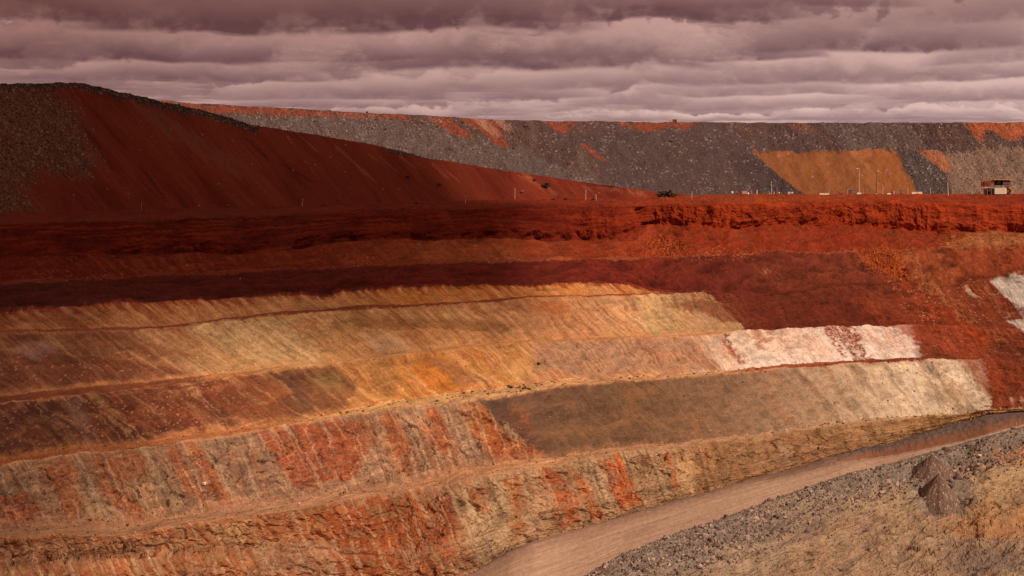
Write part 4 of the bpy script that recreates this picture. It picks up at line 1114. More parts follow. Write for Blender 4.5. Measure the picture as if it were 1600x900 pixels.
post(931.5, 312.5, 303.5, 'shorter of two posts beside the grey green ground patch', group=GP, w=.11, lean=-.05)
post(1034.5, 311, 302, 'thicker left post in front of the dark round bush', group=GP, w=.13)
post(1041.5, 309, 301.5, 'thin right post in front of the dark round bush', group=GP, w=.09)
post(1080.5, 310.5, 299, 'bright post leaning right on the rim past the round bush', group=GP, lean=.09, w=.12, cap=True)
post(1165.5, 304, 287, 'thin antenna-like post above the brown box on the plain', 'steel', group=GP, w=.06)
post(1174.3, 303, 296, 'short post left of the tan drum', group=GP, w=.08)
post(1205.5, 304, 284, 'tall thin white mast at the corner of the orange tip face', 'white', group=GP, w=.09)
post(1214, 304, 296, 'reddish post just right of the tall white mast', 'wood', group=GP, w=.11)
post(1295.3, 303, 292, 'post standing at the right end of the long white barrier', group=GP, w=.09, cap=True)
post(1324.5, 303.5, 296, 'short post left of the grey cabinet', group=GP, w=.09)
post(1349, 303, 293.5, 'post between the two tall light poles, nearer the left one', 'wood', group=GP, w=.12)
post(1379.3, 303.5, 293.5, 'tapered pale post right of the dark light pole', group=GP, w=.15)
post(1418.5, 303.5, 293, 'bright white post before the right edge of the orange face', 'white', group=GP, w=.10)
post(1453.5, 303.5, 294, 'white post right of the barrier with red lamps', 'white', group=GP, w=.10)
post(1482, 306.5, 286, 'tall white leaning post on the rim left of the truck', 'white', lean=-.07, group=GP, w=.14)
post(1488.6, 303.5, 297, 'short white post right of the tall leaning one', group=GP, w=.10)
post(1518.6, 303.5, 296, 'double width pale post midway to the truck', group=GP, w=.16)
post(1534, 303.5, 296, 'pale post tilting beside the rail left of the truck', lean=.12, group=GP, w=.13)
post(1546.6, 304, 246, 'very tall thin pole in front of the left end of the truck', 'steel', group=GP, w=.08)
G2 = 'small pegs along the plain'
for xp, yt in ((1259, 298), (1262.5, 298), (1267, 296.5), (1276, 298.5), (1353.5, 299), (1400.8, 298.5), (1475, 299), (1507, 298), (1511, 299), (1527, 298.5), (1193, 300), (1436, 299)):
    post(xp, 303.5, yt, 'one of the short dull survey pegs scattered along the edge of the plain', 'wood', w=.08, group=G2)

# light poles
def light_pole(xp, yb, yt, label, mat, side):
    p = ground(xp, yb); k = p.y / F; h = (yb - yt) * k
    e = empty('light_pole', p)
    MB().tube((0, 0, -.2), (0, 0, h), .14, .08, 10).build('pole', Mt[mat], e)
    MB().box((0, 0, .12), (.7, .7, .3)).build('footing', Mt['concrete'], e, .03)
    MB().tube((0, 0, h - .1), (side * .75, 0, h + .15), .05, .05, 6).build('arm', Mt[mat], e)
    MB().box((side * .85, 0, h + .1), (.75, .5, .28), 0, .8).build('lamp_head', Mt['white'], e, .04)
    return tag(e, label, 'light pole', 'light poles on the plain')
light_pole(1342.6, 303.6, 264, 'pale tall light pole standing in a white concrete block', 'pale', -1)
light_pole(1369.3, 303.6, 268, 'dark tall light pole right of the pale one', 'dark', 1)

# barriers, boxes, drums
def barrier(x0, x1, yb, hh, label, lamps=()):
    p = ground((x0 + x1) / 2, yb); k = p.y / F; w = (x1 - x0) * k; h = hh * k
    e = empty('concrete_barrier', p)
    n = max(1, int(w / 1.6)); seg = w / n
    pr = [(-.42, 0), (.42, 0), (.42, .18), (.18, .42), (.13, 1.0), (-.13, 1.0), (-.18, .42), (-.42, .18)]
    for i in range(n):
        m = MB(); k0 = 0
        cx = -w / 2 + seg * (i + .5); b = seg * .48
        for xx in (cx - b, cx + b):
            for (yy, zz) in pr: m.v.append((xx, yy, zz * h))
        m.f.append(list(range(7, -1, -1))); m.f.append(list(range(8, 16)))
        for j in range(8): m.f.append([j, (j + 1) % 8, 8 + (j + 1) % 8, 8 + j])
        m.build('barrier_block', Mt['concrete'], e)
    for f_ in lamps:
        MB().tube((w * f_, 0, h), (w * f_, 0, h + .35), .04, .04, 6).tube((w * f_, 0, h + .3), (w * f_, 0, h + .65), .17, .15, 10).build('warning_lamp', Mt['red'], e)
    return tag(e, label, 'barrier', 'white barriers on the plain')
barrier(1280, 1296, 305, 3.6, 'long white concrete barrier left of the grey cabinet')
barrier(1339, 1345.5, 304.2, 2.6, 'short white barrier at the foot of the pale light pole')
barrier(1386, 1392, 304.2, 2.2, 'short low white barrier right of the dark light pole')
barrier(1424.5, 1441, 304, 3.4, 'long white barrier topped with two red warning lamps', (-.28, .1))
def cabinet(xp, yb, w, hh, label, mat):
    p = ground(xp, yb); k = p.y / F; w *= k; h = hh * k
    e = empty('equipment_cabinet', p)
    MB().box((0, 0, h / 2 + .1), (w, w * .6, h)).build('cabinet_body', Mt[mat], e, .04)
    MB().box((0, 0, h + .16), (w * 1.08, w * .68, .1)).build('cabinet_lid', Mt['steel'], e, .02)
    MB().box((0, -w * .3 - .02, h / 2 + .12), (w * .8, .04, h * .8)).build('cabinet_door', Mt[mat], e, .01)
    MB().box((0, 0, .05), (w * .9, w * .5, .14)).build('skid', Mt['dark'], e)
    return tag(e, label, 'cabinet')
cabinet(1332, 303.5, 11, 6, 'low wide grey sheet metal cabinet left of the pale light pole', 'grey')
cabinet(1163, 305.5, 8.5, 5.5, 'dull brown box sunk behind the rim left of the white mast', 'wood')
cabinet(1409, 303.5, 3.6, 6.5, 'narrow upright grey cabinet before the orange face', 'grey')
cabinet(1314, 303.5, 5, 2.4, 'small low orange box between barrier and grey cabinet', 'rust')
def drum(xp, yb, w, hh, label, mat):
    p = ground(xp, yb); k = p.y / F; r_ = w * k / 2; h = hh * k
    e = empty('drum', p)
    m = MB().tube((0, 0, 0), (0, 0, h), r_, r_, 16)
    for f_ in (.02, .34, .67, .97): m.tube((0, 0, h * f_), (0, 0, h * f_ + .06), r_ * 1.06, r_ * 1.06, 16)
    m.build('drum_shell', Mt[mat], e)
    MB().tube((r_ * .4, 0, h), (r_ * .4, 0, h + .09), .07, .07, 8).build('bung', Mt['dark'], e)
    return tag(e, label, 'drum', 'drums and tanks on the plain')
drum(1182, 303.5, 3.8, 7, 'tall tan drum between two short posts', 'wood')
drum(1209, 303.3, 2.4, 4, 'small dull drum right of the tall white mast', 'wood')
drum(1194.5, 303.3, 2.6, 3.4, 'low brown drum left of the tall white mast', 'rust')
drum(1202, 303.4, 2.6, 2.2, 'small yellow drum at the foot of the white mast', 'yellow')
drum(1396.2, 303.6, 2.4, 4.4, 'pale drum beside the short low barrier', 'pale')
def ball(xp, yp, r_, label):
    p = ground(xp, yp); k = p.y / F; r_ *= k
    e = empty('marker_ball', p)
    m = MB(); n = 12
    for i in range(n // 2):
        a0, a1 = math.pi * i / (n // 2), math.pi * (i + 1) / (n // 2)
        m.tube((0, 0, r_ * 1.6 + r_ * math.cos(a0)), (0, 0, r_ * 1.6 + r_ * math.cos(a1)), max(.002, r_ * math.sin(a0)), max(.002, r_ * math.sin(a1)), n, False)
    m.build('ball', Mt['white'], e)
    MB().tube((0, 0, -.1), (0, 0, r_ * .8), .06, .06, 8).build('stand', Mt['steel'], e)
    return tag(e, label, 'marker', 'white balls on the plain')
ball(1144, 303.6, 2.0, 'white round marker furthest left on the plain')
ball(1169, 304.6, 1.7, 'white round marker right of the brown box')
ball(1217, 303.4, 1.3, 'small white round marker right of the reddish post')
def sign(xp, yb, w, hh, label, stripe):
    p = ground(xp, yb); k = p.y / F; w *= k; h = hh * k
    e = empty('sign', p)
    for sx in (-.35, .35): MB().tube((w * sx, .05, -.1), (w * sx, .05, h), .04, .04, 6).build('sign_post', Mt['steel'], e)
    MB().box((0, 0, h * .68), (w, .05, h * .6)).build('sign_panel', Mt['white'], e, .01)
    if stripe: MB().box((0, -.035, h * .68), (w * .96, .02, h * .18)).build('red_stripe', Mt['red'], e)
    return tag(e, label, 'sign')
sign(1233, 305.5, 3.6, 5.5, 'small white sign with a red band on the rim', True)
sign(1238, 303.5, 3.0, 3.6, 'small pale sign right of the red banded one', False)

# ------------------------------------------------------------------ haul truck and the gear around it
k = float(np.interp(1560, px, dPB)) / F
tp = ground(1560, 303.6)
T = empty('haul_truck', (tp.x, tp.y + 2.5, tp.z), R(-9))
# side view, front to the right (+x)
MB().poly([(-6.9, 3.4), (-7.0, 4.6), (-6.7, 5.6), (-2.4, 6.3), (-1.0, 6.5), (-1.0, 6.2), (-2.2, 4.4), (-4.0, 3.7)], 5.6).build('tray', Mt['rust'], T, .06)
MB().box((2.9, 0, 6.62), (9.6, 6.6, .34)).build('canopy', Mt['yellow'], T, .05)
MB().box((1.2, .6, 5.2), (4.6, 3.6, 2.3)).build('engine_bay', Mt['dark'], T, .05)
MB().tube((.6, -1.4, 5.3), (.6, -2.2, 5.3), .8, .8, 18).build('air_cleaner', Mt['glass'], T)
for sx in (-5.6, -4.4, -3.2): MB().box((sx, -2.86, 4.7), (.28, .16, 1.9)).build('tray_rib', Mt['rust'], T)
MB().box((-.8, 0, 2.1), (12.0, 1.8, 1.1)).box((4.6, 0, 2.8), (2.6, 3.2, 1.6)).build('chassis', Mt['yellow'], T, .05)
cab = MB().poly([(2.2, 4.2), (5.2, 4.2), (5.6, 5.0), (5.3, 6.35), (2.2, 6.35)], 2.2).build('cab', Mt['glass'], T, .05); cab.location = (0, -1.6, 0)
MB().box((3.7, -1.13, .0 + 5.3), (2.3, .05, 1.3)).build('cab_window', Mt['glass'], cab)
MB().box((5.56, 0, 5.5), (.05, 1.9, 1.2)).build('windscreen', Mt['glass'], cab)
MB().box((4.4, 0, 4.12), (3.6, 6.2, .16)).build('deck', Mt['rust'], T)
MB().box((6.0, 0, 2.9), (.5, 3.0, 2.2)).build('radiator', Mt['dark'], T, .04)
MB().box((6.2, 0, 1.35), (.5, 5.8, .7)).build('bumper', Mt['yellow'], T, .05)
def wheel(xw, yw):
    w = MB().tube((xw, yw - .55, 1.45), (xw, yw + .55, 1.45), 1.45, 1.45, 28).build('wheel', Mt['dark'], T)
    MB().tube((xw, yw - .60, 1.45), (xw, yw + .60, 1.45), .72, .72, 20).build('rim', Mt['rust'], w)
for (xw, yw) in ((4.3, -2.5), (4.3, 2.5), (-3.2, -2.3), (-3.2, 2.3), (-3.2, -1.15), (-3.2, 1.15)): wheel(xw, yw)
st_ = MB()
for yy in (-2.9, -2.3): st_.tube((6.4, yy, 1.0), (5.6, yy, 4.1), .07, .07, 6)
for i in range(8): st_.box((6.4 - .1 * i, -2.6, 1.1 + .4 * i), (.22, .6, .05))
st_.build('stairs', Mt['pale'], T)
rl = MB()
for xx in (2.6, 3.8, 5.0, 6.1): rl.tube((xx, -3.0, 4.15), (xx, -3.0, 5.2), .045, .045, 6)
rl.tube((2.6, -3.0, 5.2), (6.1, -3.0, 5.2), .045, .045, 6).tube((2.6, -3.0, 4.7), (6.1, -3.0, 4.7), .035, .035, 6).build('railing', Mt['pale'], T)
for yy in (-1.9, 1.9): MB().tube((6.4, yy, 1.9), (6.52, yy, 1.9), .2, .2, 12).build('headlight', Mt['white'], T)
MB().tube((5.9, -3.1, 4.3), (5.9, -3.1, 6.4), .11, .11, 10).build('exhaust_pipe', Mt['steel'], T)
tag(T, 'big yellow and rust haul truck parked at the right end of the plain', 'haul truck')
cp = ground(1561, 303.8)
e = empty('site_container', (cp.x, cp.y - 1.8, cp.z), R(-2))
MB().box((0, 0, 1.5), (18.2 * k, 2.4, 2.85)).build('container_body', Mt['white'], e, .04)
m = MB()
for i in range(15): m.box((-2.45 + i * .35, -1.215, 1.5), (.12, .04, 2.6))
m.build('container_ribs', Mt['white'], e)
MB().box((2.0, -1.25, 1.35), (.85, .04, 2.1)).build('container_door', Mt['white'], e)
MB().box((0, 0, 2.97), (18.6 * k, 2.5, .1)).build('container_roof', Mt['concrete'], e)
tag(e, 'plain white site container standing in front of the haul truck', 'container')
fp_ = ground(1579, 303.8)
e = empty('steel_frame', (fp_.x, fp_.y - 2.2, fp_.z))
w_ = 12.5 * k
for xx in (-w_ / 2, w_ / 2): MB().tube((xx, 0, 0), (xx, 0, 3.4), .13, .13, 6).build('upright', Mt['yellow'], e)
MB().tube((-w_ / 2, 0, 3.4), (w_ / 2, 0, 3.5), .1, .1, 6).build('top_rail', Mt['pale'], e)
MB().tube((-w_ / 2, 0, 3.4), (-.3, 0, .1), .1, .1, 6).tube((w_ / 2, 0, 3.4), (.2, 0, .5), .1, .1, 6).build('brace', Mt['pale'], e)
tag(e, 'yellow steel frame with crossed diagonal braces right of the white container', 'frame')
fp_ = ground(1543, 303.8)
e = empty('rail_stand', (fp_.x, fp_.y - 1.5, fp_.z))
for xx in (-2.2, -.4, 1.3, 2.4): MB().tube((xx, 0, 0), (xx, 0, 3.0), .08, .08, 6).build('rail_leg', Mt['wood'], e)
MB().tube((-3.2, 0, 3.05), (2.6, 0, 3.05), .09, .09, 6).build('top_rail', Mt['pale'], e)
MB().box((-1.2, .6, 1.1), (1.5, .9, 1.8)).build('tank', Mt['dark'], e, .05)
MB().box((1.9, .6, 1.3), (1.0, .9, 2.4)).build('tank', Mt['dark'], e, .05)
tag(e, 'horizontal pipe rail on four legs left of the white container', 'rail')

# hut and post on the crest of the far dump
def far_at(xp):
    j = int(np.argmin(np.abs(fx - xp))); kk_ = 12
    p = far.P[kk_, j]
    return Vector(p)
p = far_at(1053); kf = p.y / F
e = empty('hut', p)
MB().box((0, 0, 3.2 * kf / 2), (6.5 * kf, 1.6, 4.2 * kf)).build('hut_wall', Mt['rust'], e, .02)
MB().box((0, 0, 4.0 * kf - .1), (7.4 * kf, 2.0, .12)).build('hut_roof', Mt['dark'], e)
MB().box((.5, -.82, .7), (.5, .04, 1.1)).build('hut_door', Mt['dark'], e)
tag(e, 'tiny dark hut on the skyline of the far dump', 'hut')
p = far_at(1046.5)
o = MB().tube((0, 0, -.5), (0, 0, 3.2 * kf), .11, .09, 6).build('skyline_post', Mt['dark']); o.location = p
tag(o, 'dark stub post on the skyline left of the tiny hut', 'post')

# road edge markers
def rmark(xp, yb, hh, label, col='pale'):
    p = road.at(xp, yb); kk_ = p.y / F
    e = empty('road_marker', p)
    MB().tube((0, 0, -.2), (0, 0, hh * kk_), .10, .08, 8).build('marker_shaft', Mt[col], e)
    MB().tube((0, 0, hh * kk_ * .7), (0, 0, hh * kk_ * .85), .12, .12, 8).build('reflector_band', Mt['red'], e)
    return tag(e, label, 'road marker', 'guide posts beside the haul road')
rmark(1346.5, 719, 5.5, 'bright guide post at the left end of the dark road berm')
rmark(1588, 664, 5, 'bright guide post furthest up the haul road')
rmark(1434, 705, 4.5, 'dull guide post midway along the road berm', 'wood')
rmark(1508, 687, 4, 'dull guide post on the berm between the middle and furthest ones', 'wood')

# ------------------------------------------------------------------ bushes and shrubs
def shrub_mesh(seed, n, stretch=1.0, leaf=.16, name='shrub_leaves'):
    rnd = np.random.RandomState(seed); V_, F_ = [], []
    lob = rnd.uniform(-.55, .55, (5, 2)); lr = rnd.uniform(.35, .6, 5)
    for i in range(n):
        k_ = rnd.randint(5); d_ = rnd.normal(size=3); d_ /= np.linalg.norm(d_); r_ = lr[k_] * rnd.uniform(.55, 1.0) ** .5
        c_ = np.array([lob[k_, 0], lob[k_, 1], .42]) + d_ * r_ * np.array([1, 1, .85]); c_[2] = max(.03, c_[2]) * stretch
        a = rnd.normal(size=3); a /= np.linalg.norm(a); b_ = np.cross(a, rnd.normal(size=3)); b_ /= np.linalg.norm(b_)
        s_ = leaf * rnd.uniform(.6, 1.4); q0 = len(V_)
        V_ += [tuple(c_ - a * s_), tuple(c_ + b_ * s_ * .5), tuple(c_ + a * s_), tuple(c_ - b_ * s_ * .5)]
        F_.append((q0, q0 + 1, q0 + 2, q0 + 3))
    me = bpy.data.meshes.new(name); me.from_pydata(V_, [], F_); me.update(); me.materials.append(Mt['leaf'])
    return me
def stem_mesh(seed):
    rnd = np.random.RandomState(seed); m = MB()
    for i in range(6):
        a = rnd.uniform(0, 6.28); r_ = rnd.uniform(.2, .5)
        m.tube((0, 0, -.05), (math.cos(a) * r_, math.sin(a) * r_, rnd.uniform(.3, .7)), .03, .012, 5)
    me = bpy.data.meshes.new('stems'); me.from_pydata(m.v, [], m.f); me.update(); me.materials.append(Mt['twig'])
    return me
SL = [shrub_mesh(i, 170) for i in range(6)]; SS = [stem_mesh(i) for i in range(3)]
rs = random.Random(5)
def shrub(p, wpx, label, name='shrub', cat='shrub', group=None, sz=None):
    s_ = wpx * p.y / F / 1.7
    e = empty(name, p, rs.uniform(0, 6)); i = rs.randrange(6)
    o = bpy.data.objects.new('foliage', SL[i]); C.objects.link(o); o.parent = e; o.scale = (s_, s_, s_ * (sz or rs.uniform(.7, 1.1)))
    o = bpy.data.objects.new('stems', SS[i % 3]); C.objects.link(o); o.parent = e; o.scale = (s_, s_, s_)
    return tag(e, label, cat, group)
shrub(ground(1037, 309), 30, 'large dark round bush behind two pale posts on the rim', 'bush', 'bush', sz=.8)
shrub(ground(884, 313), 7, 'dark bush left of the grey green ground patch', 'bush', 'bush')
shrub(ground(865, 312.5), 10, 'low flat dark bush left of the patch edge', 'bush', 'bush', sz=.35)
shrub(ground(927, 313), 6, 'small bush between the two posts by the grey green patch', 'bush', 'bush')
shrub(ground(651, 318), 9, 'low dark bush alone at the dump foot left of the shortest post', 'bush', 'bush', sz=.5)
shrub(ground(503, 322), 9, 'low dark bush right of the leaning post', 'bush', 'bush', sz=.5)
def nd_at(xp, yp):
    j = int(np.argmin(np.abs(nx - xp))); k_ = int(np.argmin(np.abs(near_d.py2[:, j] - yp))); return Vector(near_d.P[k_, j])
for xp, yp, w_, lb in ((852, 292, 17, 'wide dark bush clump on the red dump slope beside a pale chute'), (836, 283, 9, 'small bush above left of the wide clump on the dump slope'),
                       (814, 302, 6, 'small bush on the dump slope right of the tall thin post'), (685, 290, 11, 'faint bush halfway up the red dump slope'), (638, 278, 9, 'faint bush on the dump slope furthest left')):
    shrub(nd_at(xp, yp), w_, lb, 'bush', 'bush', 'bushes on the red dump slope', sz=.7)
shrub(wall.at(842, 570), 8.5, 'single dark round shrub high on the pale batter', sz=1.0)
shrub(wall.at(682, 628), 6, 'larger shrub on the bench near the orange corner')
shrub(wall.at(799, 607), 9, 'widest shrub clump in the middle of the sandy bench')
GS = 'small shrubs dotted along the sandy bench'
for i in range(95):
    t = rs.random()
    xp = 560 + 640 * t ** 1.1
    if rs.random() < .45: xp = rs.gauss(800, 45)
    yc = float(np.interp(xp, px, B4c)); yt = float(np.interp(xp, px, B4t))
    yp = yt + (yc - yt) * rs.triangular(-.35, .95, .2)
    shrub(wall.at(xp, yp), rs.uniform(2.0, 5.0), 'one of the many small dark shrubs dotted along the sandy bench', group=GS, sz=rs.uniform(.5, .9))
GB = 'shrubs on the pale batter below the kaolin face'
for xp, yp in ((1128, 586), (1159, 584), (1196, 581), (1225, 581), (1161, 598), (1243, 566), (1262, 567), (1275, 580), (1354, 591), (1350, 611), (1379, 598), (1290, 626), (1262, 620), (1377, 585), (1391, 622), (1388, 626), (1418, 579), (1432, 583)):
    shrub(wall.at(xp, yp), rs.uniform(2.2, 4.5), 'one of the sparse dark shrubs on the pale batter under the kaolin face', group=GB)
GL = 'shrubs along the ledge above the haul road'
for i in range(34):
    xp = rs.uniform(1280, 1490); yt = float(np.interp(xp, px, B5t))
    shrub(wall.at(xp, yt + rs.uniform(-2, 1.5)), rs.uniform(1.8, 4.4), 'one of the low dark shrubs in a row on the ledge above the haul road', group=GL, sz=.6)
GT = 'shrubs on the upper tan batter'
for i in range(26):
    xp = rs.uniform(690, 1050); yp = float(np.interp(xp, px, B3c)) + rs.uniform(4, 45)
    shrub(wall.at(xp, yp), rs.uniform(1.6, 3.2), 'one of the tiny dark shrubs scattered over the tan batter above the sandy bench', group=GT)

# ------------------------------------------------------------------ rocks
ICO_V = None
def ico():
    t = (1 + 5 ** .5) / 2
    v_ = np.array([(-1, t, 0), (1, t, 0), (-1, -t, 0), (1, -t, 0), (0, -1, t), (0, 1, t), (0, -1, -t), (0, 1, -t), (t, 0, -1), (t, 0, 1), (-t, 0, -1), (-t, 0, 1)], float)
    v_ /= np.linalg.norm(v_[0])
    f_ = np.array([(0, 11, 5), (0, 5, 1), (0, 1, 7), (0, 7, 10), (0, 10, 11), (1, 5, 9), (5, 11, 4), (11, 10, 2), (10, 7, 6), (7, 1, 8), (3, 9, 4), (3, 4, 2), (3, 2, 6), (3, 6, 8), (3, 8, 9), (4, 9, 5), (2, 4, 11), (6, 2, 10), (8, 6, 7), (9, 8, 1)])
    return v_, f_
IV, IF = ico()
M_rock = earth_mat('loose_rock', .3, 3.0, .9, .15)
def rocks(name, pts, sizes, cols, seed, label, cat):
    rnd = np.random.RandomState(seed); n = len(pts)
    V_ = IV[None] * (1 + rnd.uniform(-.35, .35, (n, 12, 1))) * sizes[:, None, None] * rnd.uniform(.6, 1.25, (n, 1, 3))
    V_ = V_ + pts[:, None] + np.array([0, 0, .15]) * sizes[:, None, None]
    Fa = IF[None] + 12 * np.arange(n)[:, None, None]
    o = link_mesh(name, V_.reshape(-1, 3), Fa.reshape(-1, 3), M_rock, np.repeat(cols, 12, 0), quads=False)
    if cat: tag(o, label, cat, kind='stuff')
    return o
def pick(sheet, mask, n, seed):
    rnd = np.random.RandomState(seed)
    w = (mask * (sheet.px > -20) * (sheet.px < 1640)).ravel(); w = w / w.sum()
    idx = rnd.choice(len(w), n, p=w)
    p = sheet.P.reshape(-1, 3)[idx]
    return p + rnd.normal(size=(n, 3)) * np.array([.15, .3, 0]), rnd
def shades(rnd, n, lo, hi, pw=1.6):
    t = rnd.random_sample(n)[:, None] ** pw
    return (s2l(lo) * (1 - t) + s2l(hi) * t) / 1.05
inv = (near.py2 < 905)
p, rnd = pick(near, rub * inv, 9000, 1)
rocks('rubble', p, rnd.lognormal(-1.75, .62, len(p)), shades(rnd, len(p), (112, 88, 80), (210, 172, 152), 2.2), 1, 'grey broken rubble spread below the edge of the haul road', 'rubble')
p, rnd = pick(near, (1 - rub) * inv * sstep(-.1, .4, nm) if nm.shape == rub.shape else (1 - rub) * inv, 5000, 2)
rocks('loose_stones', p, rnd.lognormal(-2.1, .45, len(p)), shades(rnd, len(p), (104, 72, 56), (196, 148, 112), 1.6), 2, 'loose tan stones scattered over the near broken slope', 'stones')
dmask = (sstep(1.15, .1, np.hypot((wall.px - 1040) / 42, (wall.py2 - 386) / 20)) + sstep(1.15, .1, np.hypot((wall.px - 1385 - (wall.py2 - 413) * .9) / 38, (wall.py2 - 413) / 34)) * 1.3
         + .5 * sstep(1.0, .5, np.hypot((wall.px - 565) / 38, (wall.py2 - 408) / 9)))
p, rnd = pick(wall, dmask, 1500, 3)
rocks('fallen_rock', p, rnd.lognormal(-1.9, .55, len(p)), shades(rnd, len(p), (160, 66, 30), (200, 104, 54), 1.6), 3, 'orange rock debris fallen from the red scarp', 'debris')
hm = np.isin(wall.strip, [ST['B5t'], ST['B6t'], ST['B4t'], ST['T1t']]) * 1.0 + np.isin(wall.strip, [ST['B5c'], ST['B6c'], ST['B4c']]) * sstep(.82, 1.0, wall.frac) * .8 + np.isin(wall.strip, [ST['B4c'], ST['B5c'], ST['B6c'], ST['SB']]) * .06
hm = hm * (wall.py2 < 905)
p, rnd = pick(wall, hm, 6500, 4)
rocks('scree', p, rnd.lognormal(-2.0, .5, len(p)), shades(rnd, len(p), (108, 66, 44), (200, 150, 112), 1.7), 4, 'small scree lying along the pit benches', 'scree')
fm = (far.strip >= 2) * (1 - .93 * np.clip(soft_face, 0, 1)) * (.25 + dens * 3)
p, rnd = pick(far, fm, 4200, 5)
rocks('dump_rock', p, rnd.lognormal(-1.75, .5, len(p)), shades(rnd, len(p), (84, 62, 54), (164, 128, 108), 2.4), 5, 'grey blocks of waste rock strewn over the far dump face', 'rocks')
p, rnd = pick(near_d, rk * (near_d.strip == 2) + .01, 2500, 6)
rocks('shale', p, rnd.lognormal(-1.7, .4, len(p)), shades(rnd, len(p), (80, 52, 40), (170, 124, 92), 1.8), 6, 'dull grey brown stones on the near dump', 'stones')

def boulder(p, wpx, rgb, label, seed, group=None, name='boulder', flat=.75):
    r_ = wpx * p.y / F / 2
    rnd = np.random.RandomState(seed)
    import bmesh
    bm = bmesh.new(); bmesh.ops.create_icosphere(bm, subdivisions=3, radius=1.0)
    co = np.array([v_.co[:] for v_ in bm.verts])
    for _ in range(11):       # chop flat facets
        n_ = rnd.normal(size=3); n_ /= np.linalg.norm(n_); d_ = rnd.uniform(.62, .85)
        t = co @ n_; co = co - np.clip(t - d_, 0, None)[:, None] * n_
    co = co * (1 + .05 * fbm(co[:, :1] * 3 + co[:, 2:] * 2, co[:, 1:2] * 3, seed, 3)) * r_ * np.array([1.1, .9, flat])
    for v_, c_ in zip(bm.verts, co): v_.co = c_
    me = bpy.data.meshes.new(name); bm.to_mesh(me); bm.free()
    me.materials.append(flat_mat('boulder_stone', rgb, .9, 0, .22, 1.5))
    o = bpy.data.objects.new(name, me); C.objects.link(o)
    o.location = p + Vector((0, 0, r_ * flat * .45)); o.rotation_euler = (0, 0, rnd.uniform(0, 6))
    return tag(o, label, 'boulder', group)
GR = 'single boulders standing out in the mine'
for (sh_, xp, yp, w_, rgb, lb) in (
    (near, 1530, 714, 9, (224, 190, 150), 'largest cream boulder on the grey rubble at the right'),
    (near, 1408, 728, 4, (90, 72, 66), 'dark boulder perched on the road edge left of the upper gravel pile'),
    (near, 1378, 732, 3.5, (226, 190, 166), 'small bright boulder at the lower edge of the road'),
    (near, 1177, 794, 5, (214, 176, 150), 'pale boulder on the road edge in the middle of the rubble'),
    (near, 1330, 749, 3.5, (214, 190, 130), 'small yellowish boulder under the road edge'),
    (near, 1224, 810, 6, (196, 150, 112), 'tan block in the dark rubble right of the pale edge boulder'),
    (near, 1105, 880, 9, (196, 150, 118), 'large tan boulder near the bottom edge'),
    (near, 1010, 868, 5, (206, 170, 150), 'whitish boulder at the lower left of the rubble'),
    (near, 1270, 762, 4, (206, 170, 150), 'grey white boulder left of the small yellowish one'),
    (wall, 303, 762, 6, (232, 196, 166), 'left one of two cream blocks on the grey cliff'),
    (wall, 319, 758, 9, (236, 204, 172), 'right larger one of two cream blocks on the grey cliff'),
    (wall, 467, 788, 5, (220, 180, 156), 'pale block lying on the bench below the grey cliff'),
    (wall, 232, 874, 7, (232, 196, 170), 'pale flat block on the lowest ledge at the left'),
    (wall, 68, 788, 5, (200, 156, 120), 'small pale block on the far left cliff'),
    (wall, 295, 819, 6, (206, 160, 124), 'flat pale slab at the toe of the curved cliff'),
    (wall, 1229, 673, 6, (206, 190, 186), 'bluish white rock on the ledge above the haul road'),
    (wall, 993, 500, 4, (240, 210, 180), 'left bright chip of two on the pale batter'),
    (wall, 998, 498, 4, (244, 216, 188), 'right bright chip of two on the pale batter'),
    (wall, 375, 436, 3.5, (220, 120, 90), 'small bright block on the ledge above the dark batter'),
    (wall, 308, 559, 3.5, (240, 190, 140), 'bright chip low on the left tan batter'),
    (wall, 374, 554, 3.5, (240, 190, 140), 'bright chip on the tan batter above the sandy bench end'),
):
    boulder(sh_.at(xp, yp), w_, rgb, lb, int(xp), GR if False else None)

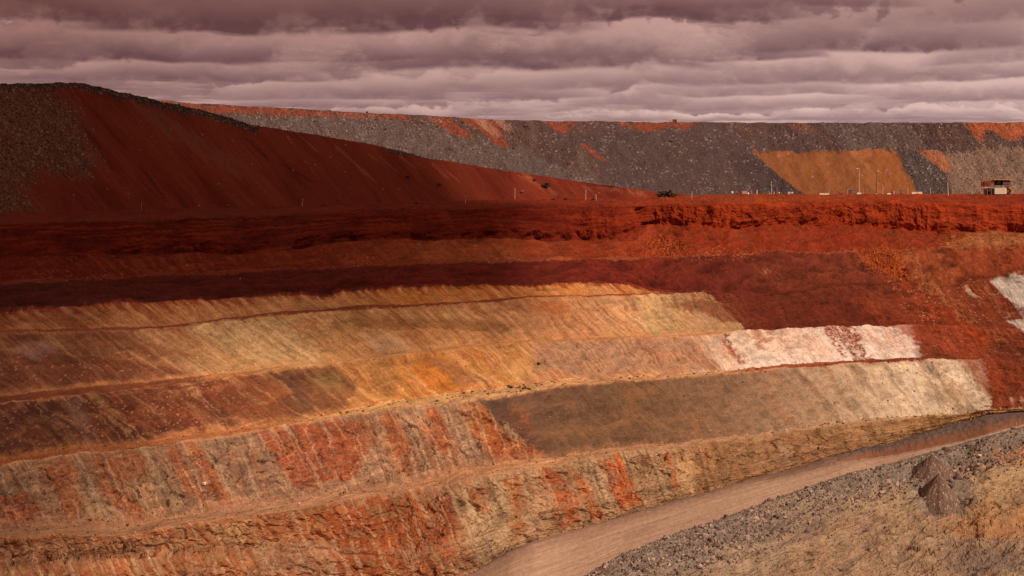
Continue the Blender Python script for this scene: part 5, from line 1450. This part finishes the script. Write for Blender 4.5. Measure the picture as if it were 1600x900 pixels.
# ------------------------------------------------------------------ gravel piles beside the road
def ground_plane(p, rad):
    m_ = ((near.P[..., 0] - p.x) ** 2 + (near.P[..., 1] - p.y) ** 2) < rad * rad
    Q = near.P[m_]; A_ = np.c_[Q[:, :2] - np.array([p.x, p.y]), np.ones(len(Q))]
    c_, *_r = np.linalg.lstsq(A_, Q[:, 2], rcond=None); return c_
def pile(xp, yb, wpx, hpx, stretch, rz, label, seed):
    p = near.at(xp, yb); k_ = p.y / F
    R_ = wpx * k_ / 2; H_ = hpx * k_
    n1_, n2_ = 150, 90
    th = np.linspace(0, 2 * np.pi, n1_, endpoint=False); rr_ = np.linspace(0, 1.35, n2_)
    TT, RR = np.meshgrid(th, rr_)
    e_ = fbm(np.cos(TT) * 1.4 + seed, np.sin(TT) * 1.4, seed, 3) * .12
    X = np.cos(TT) * RR * R_ * stretch * (1 + e_); Y = np.sin(TT) * RR * R_ * (1 + e_)
    w1_, w2_, wr = worley(X / .35, Y / .35, seed)
    Z = H_ * (1 - np.sqrt(RR ** 2 + .0015)) + .10 * np.clip(.5 - w1_, 0, .5) * wr * 4 + .12 * fbm(X / 1.5, Y / 1.5, seed + 1, 4)
    X, Y = X * math.cos(rz) - Y * math.sin(rz), X * math.sin(rz) + Y * math.cos(rz)
    gp = ground_plane(p, R_ * 1.6); Z = Z + gp[0] * X + gp[1] * Y + (gp[2] - p.z)
    co = np.stack([X, Y, Z], -1).reshape(-1, 3)
    i = np.arange(n1_ * n2_).reshape(n2_, n1_)
    f_ = np.stack([i[:-1], i[1:], np.roll(i[1:], -1, 1), np.roll(i[:-1], -1, 1)], -1).reshape(-1, 4)[:, ::-1]
    col = np.zeros((n2_, n1_, 3)) + s2l((124, 98, 84)) / 1.0
    col[(w1_ < .42) & (wr > .9)] = s2l((200, 160, 138)); col[(wr < .2)] *= .6
    col *= (1 + .2 * fbm(X / .6, Y / .6, seed + 2, 4))[..., None]
    o = link_mesh('gravel_pile', co, f_, M_near, col.reshape(-1, 3)); o.location = p
    return tag(o, label, 'gravel pile', 'gravel piles below the haul road')
pile(1458, 738, 52, 30, 1.3, .15, 'upper gravel pile with its crest at the road edge', 7)
pile(1468, 782, 54, 42, 1.1, 0.0, 'lower pointed gravel cone in front of the tan bank', 9)

# every small repeat gets a label that finds it
def ordinal(n):
    return '%d%s' % (n, 'th' if 10 <= n % 100 <= 20 else {1: 'st', 2: 'nd', 3: 'rd'}.get(n % 10, 'th'))
for g_, what, where in ((GS, 'dark shrub', 'along the sandy bench'), (GL, 'low dark shrub', 'on the ledge above the haul road'),
                        (GT, 'tiny dark shrub', 'on the tan batter above the sandy bench'), (GB, 'sparse dark shrub', 'on the pale batter under the kaolin face'),
                        (G2, 'short dull survey peg', 'along the edge of the plain')):
    obs = [o for o in C.objects if o.get('group') == g_ and o.parent is None]
    obs.sort(key=lambda o: o.location.x / o.location.y)
    for i, o in enumerate(obs):
        o['label'] = '%s %s, %s from the left' % (what, where, ordinal(i + 1))
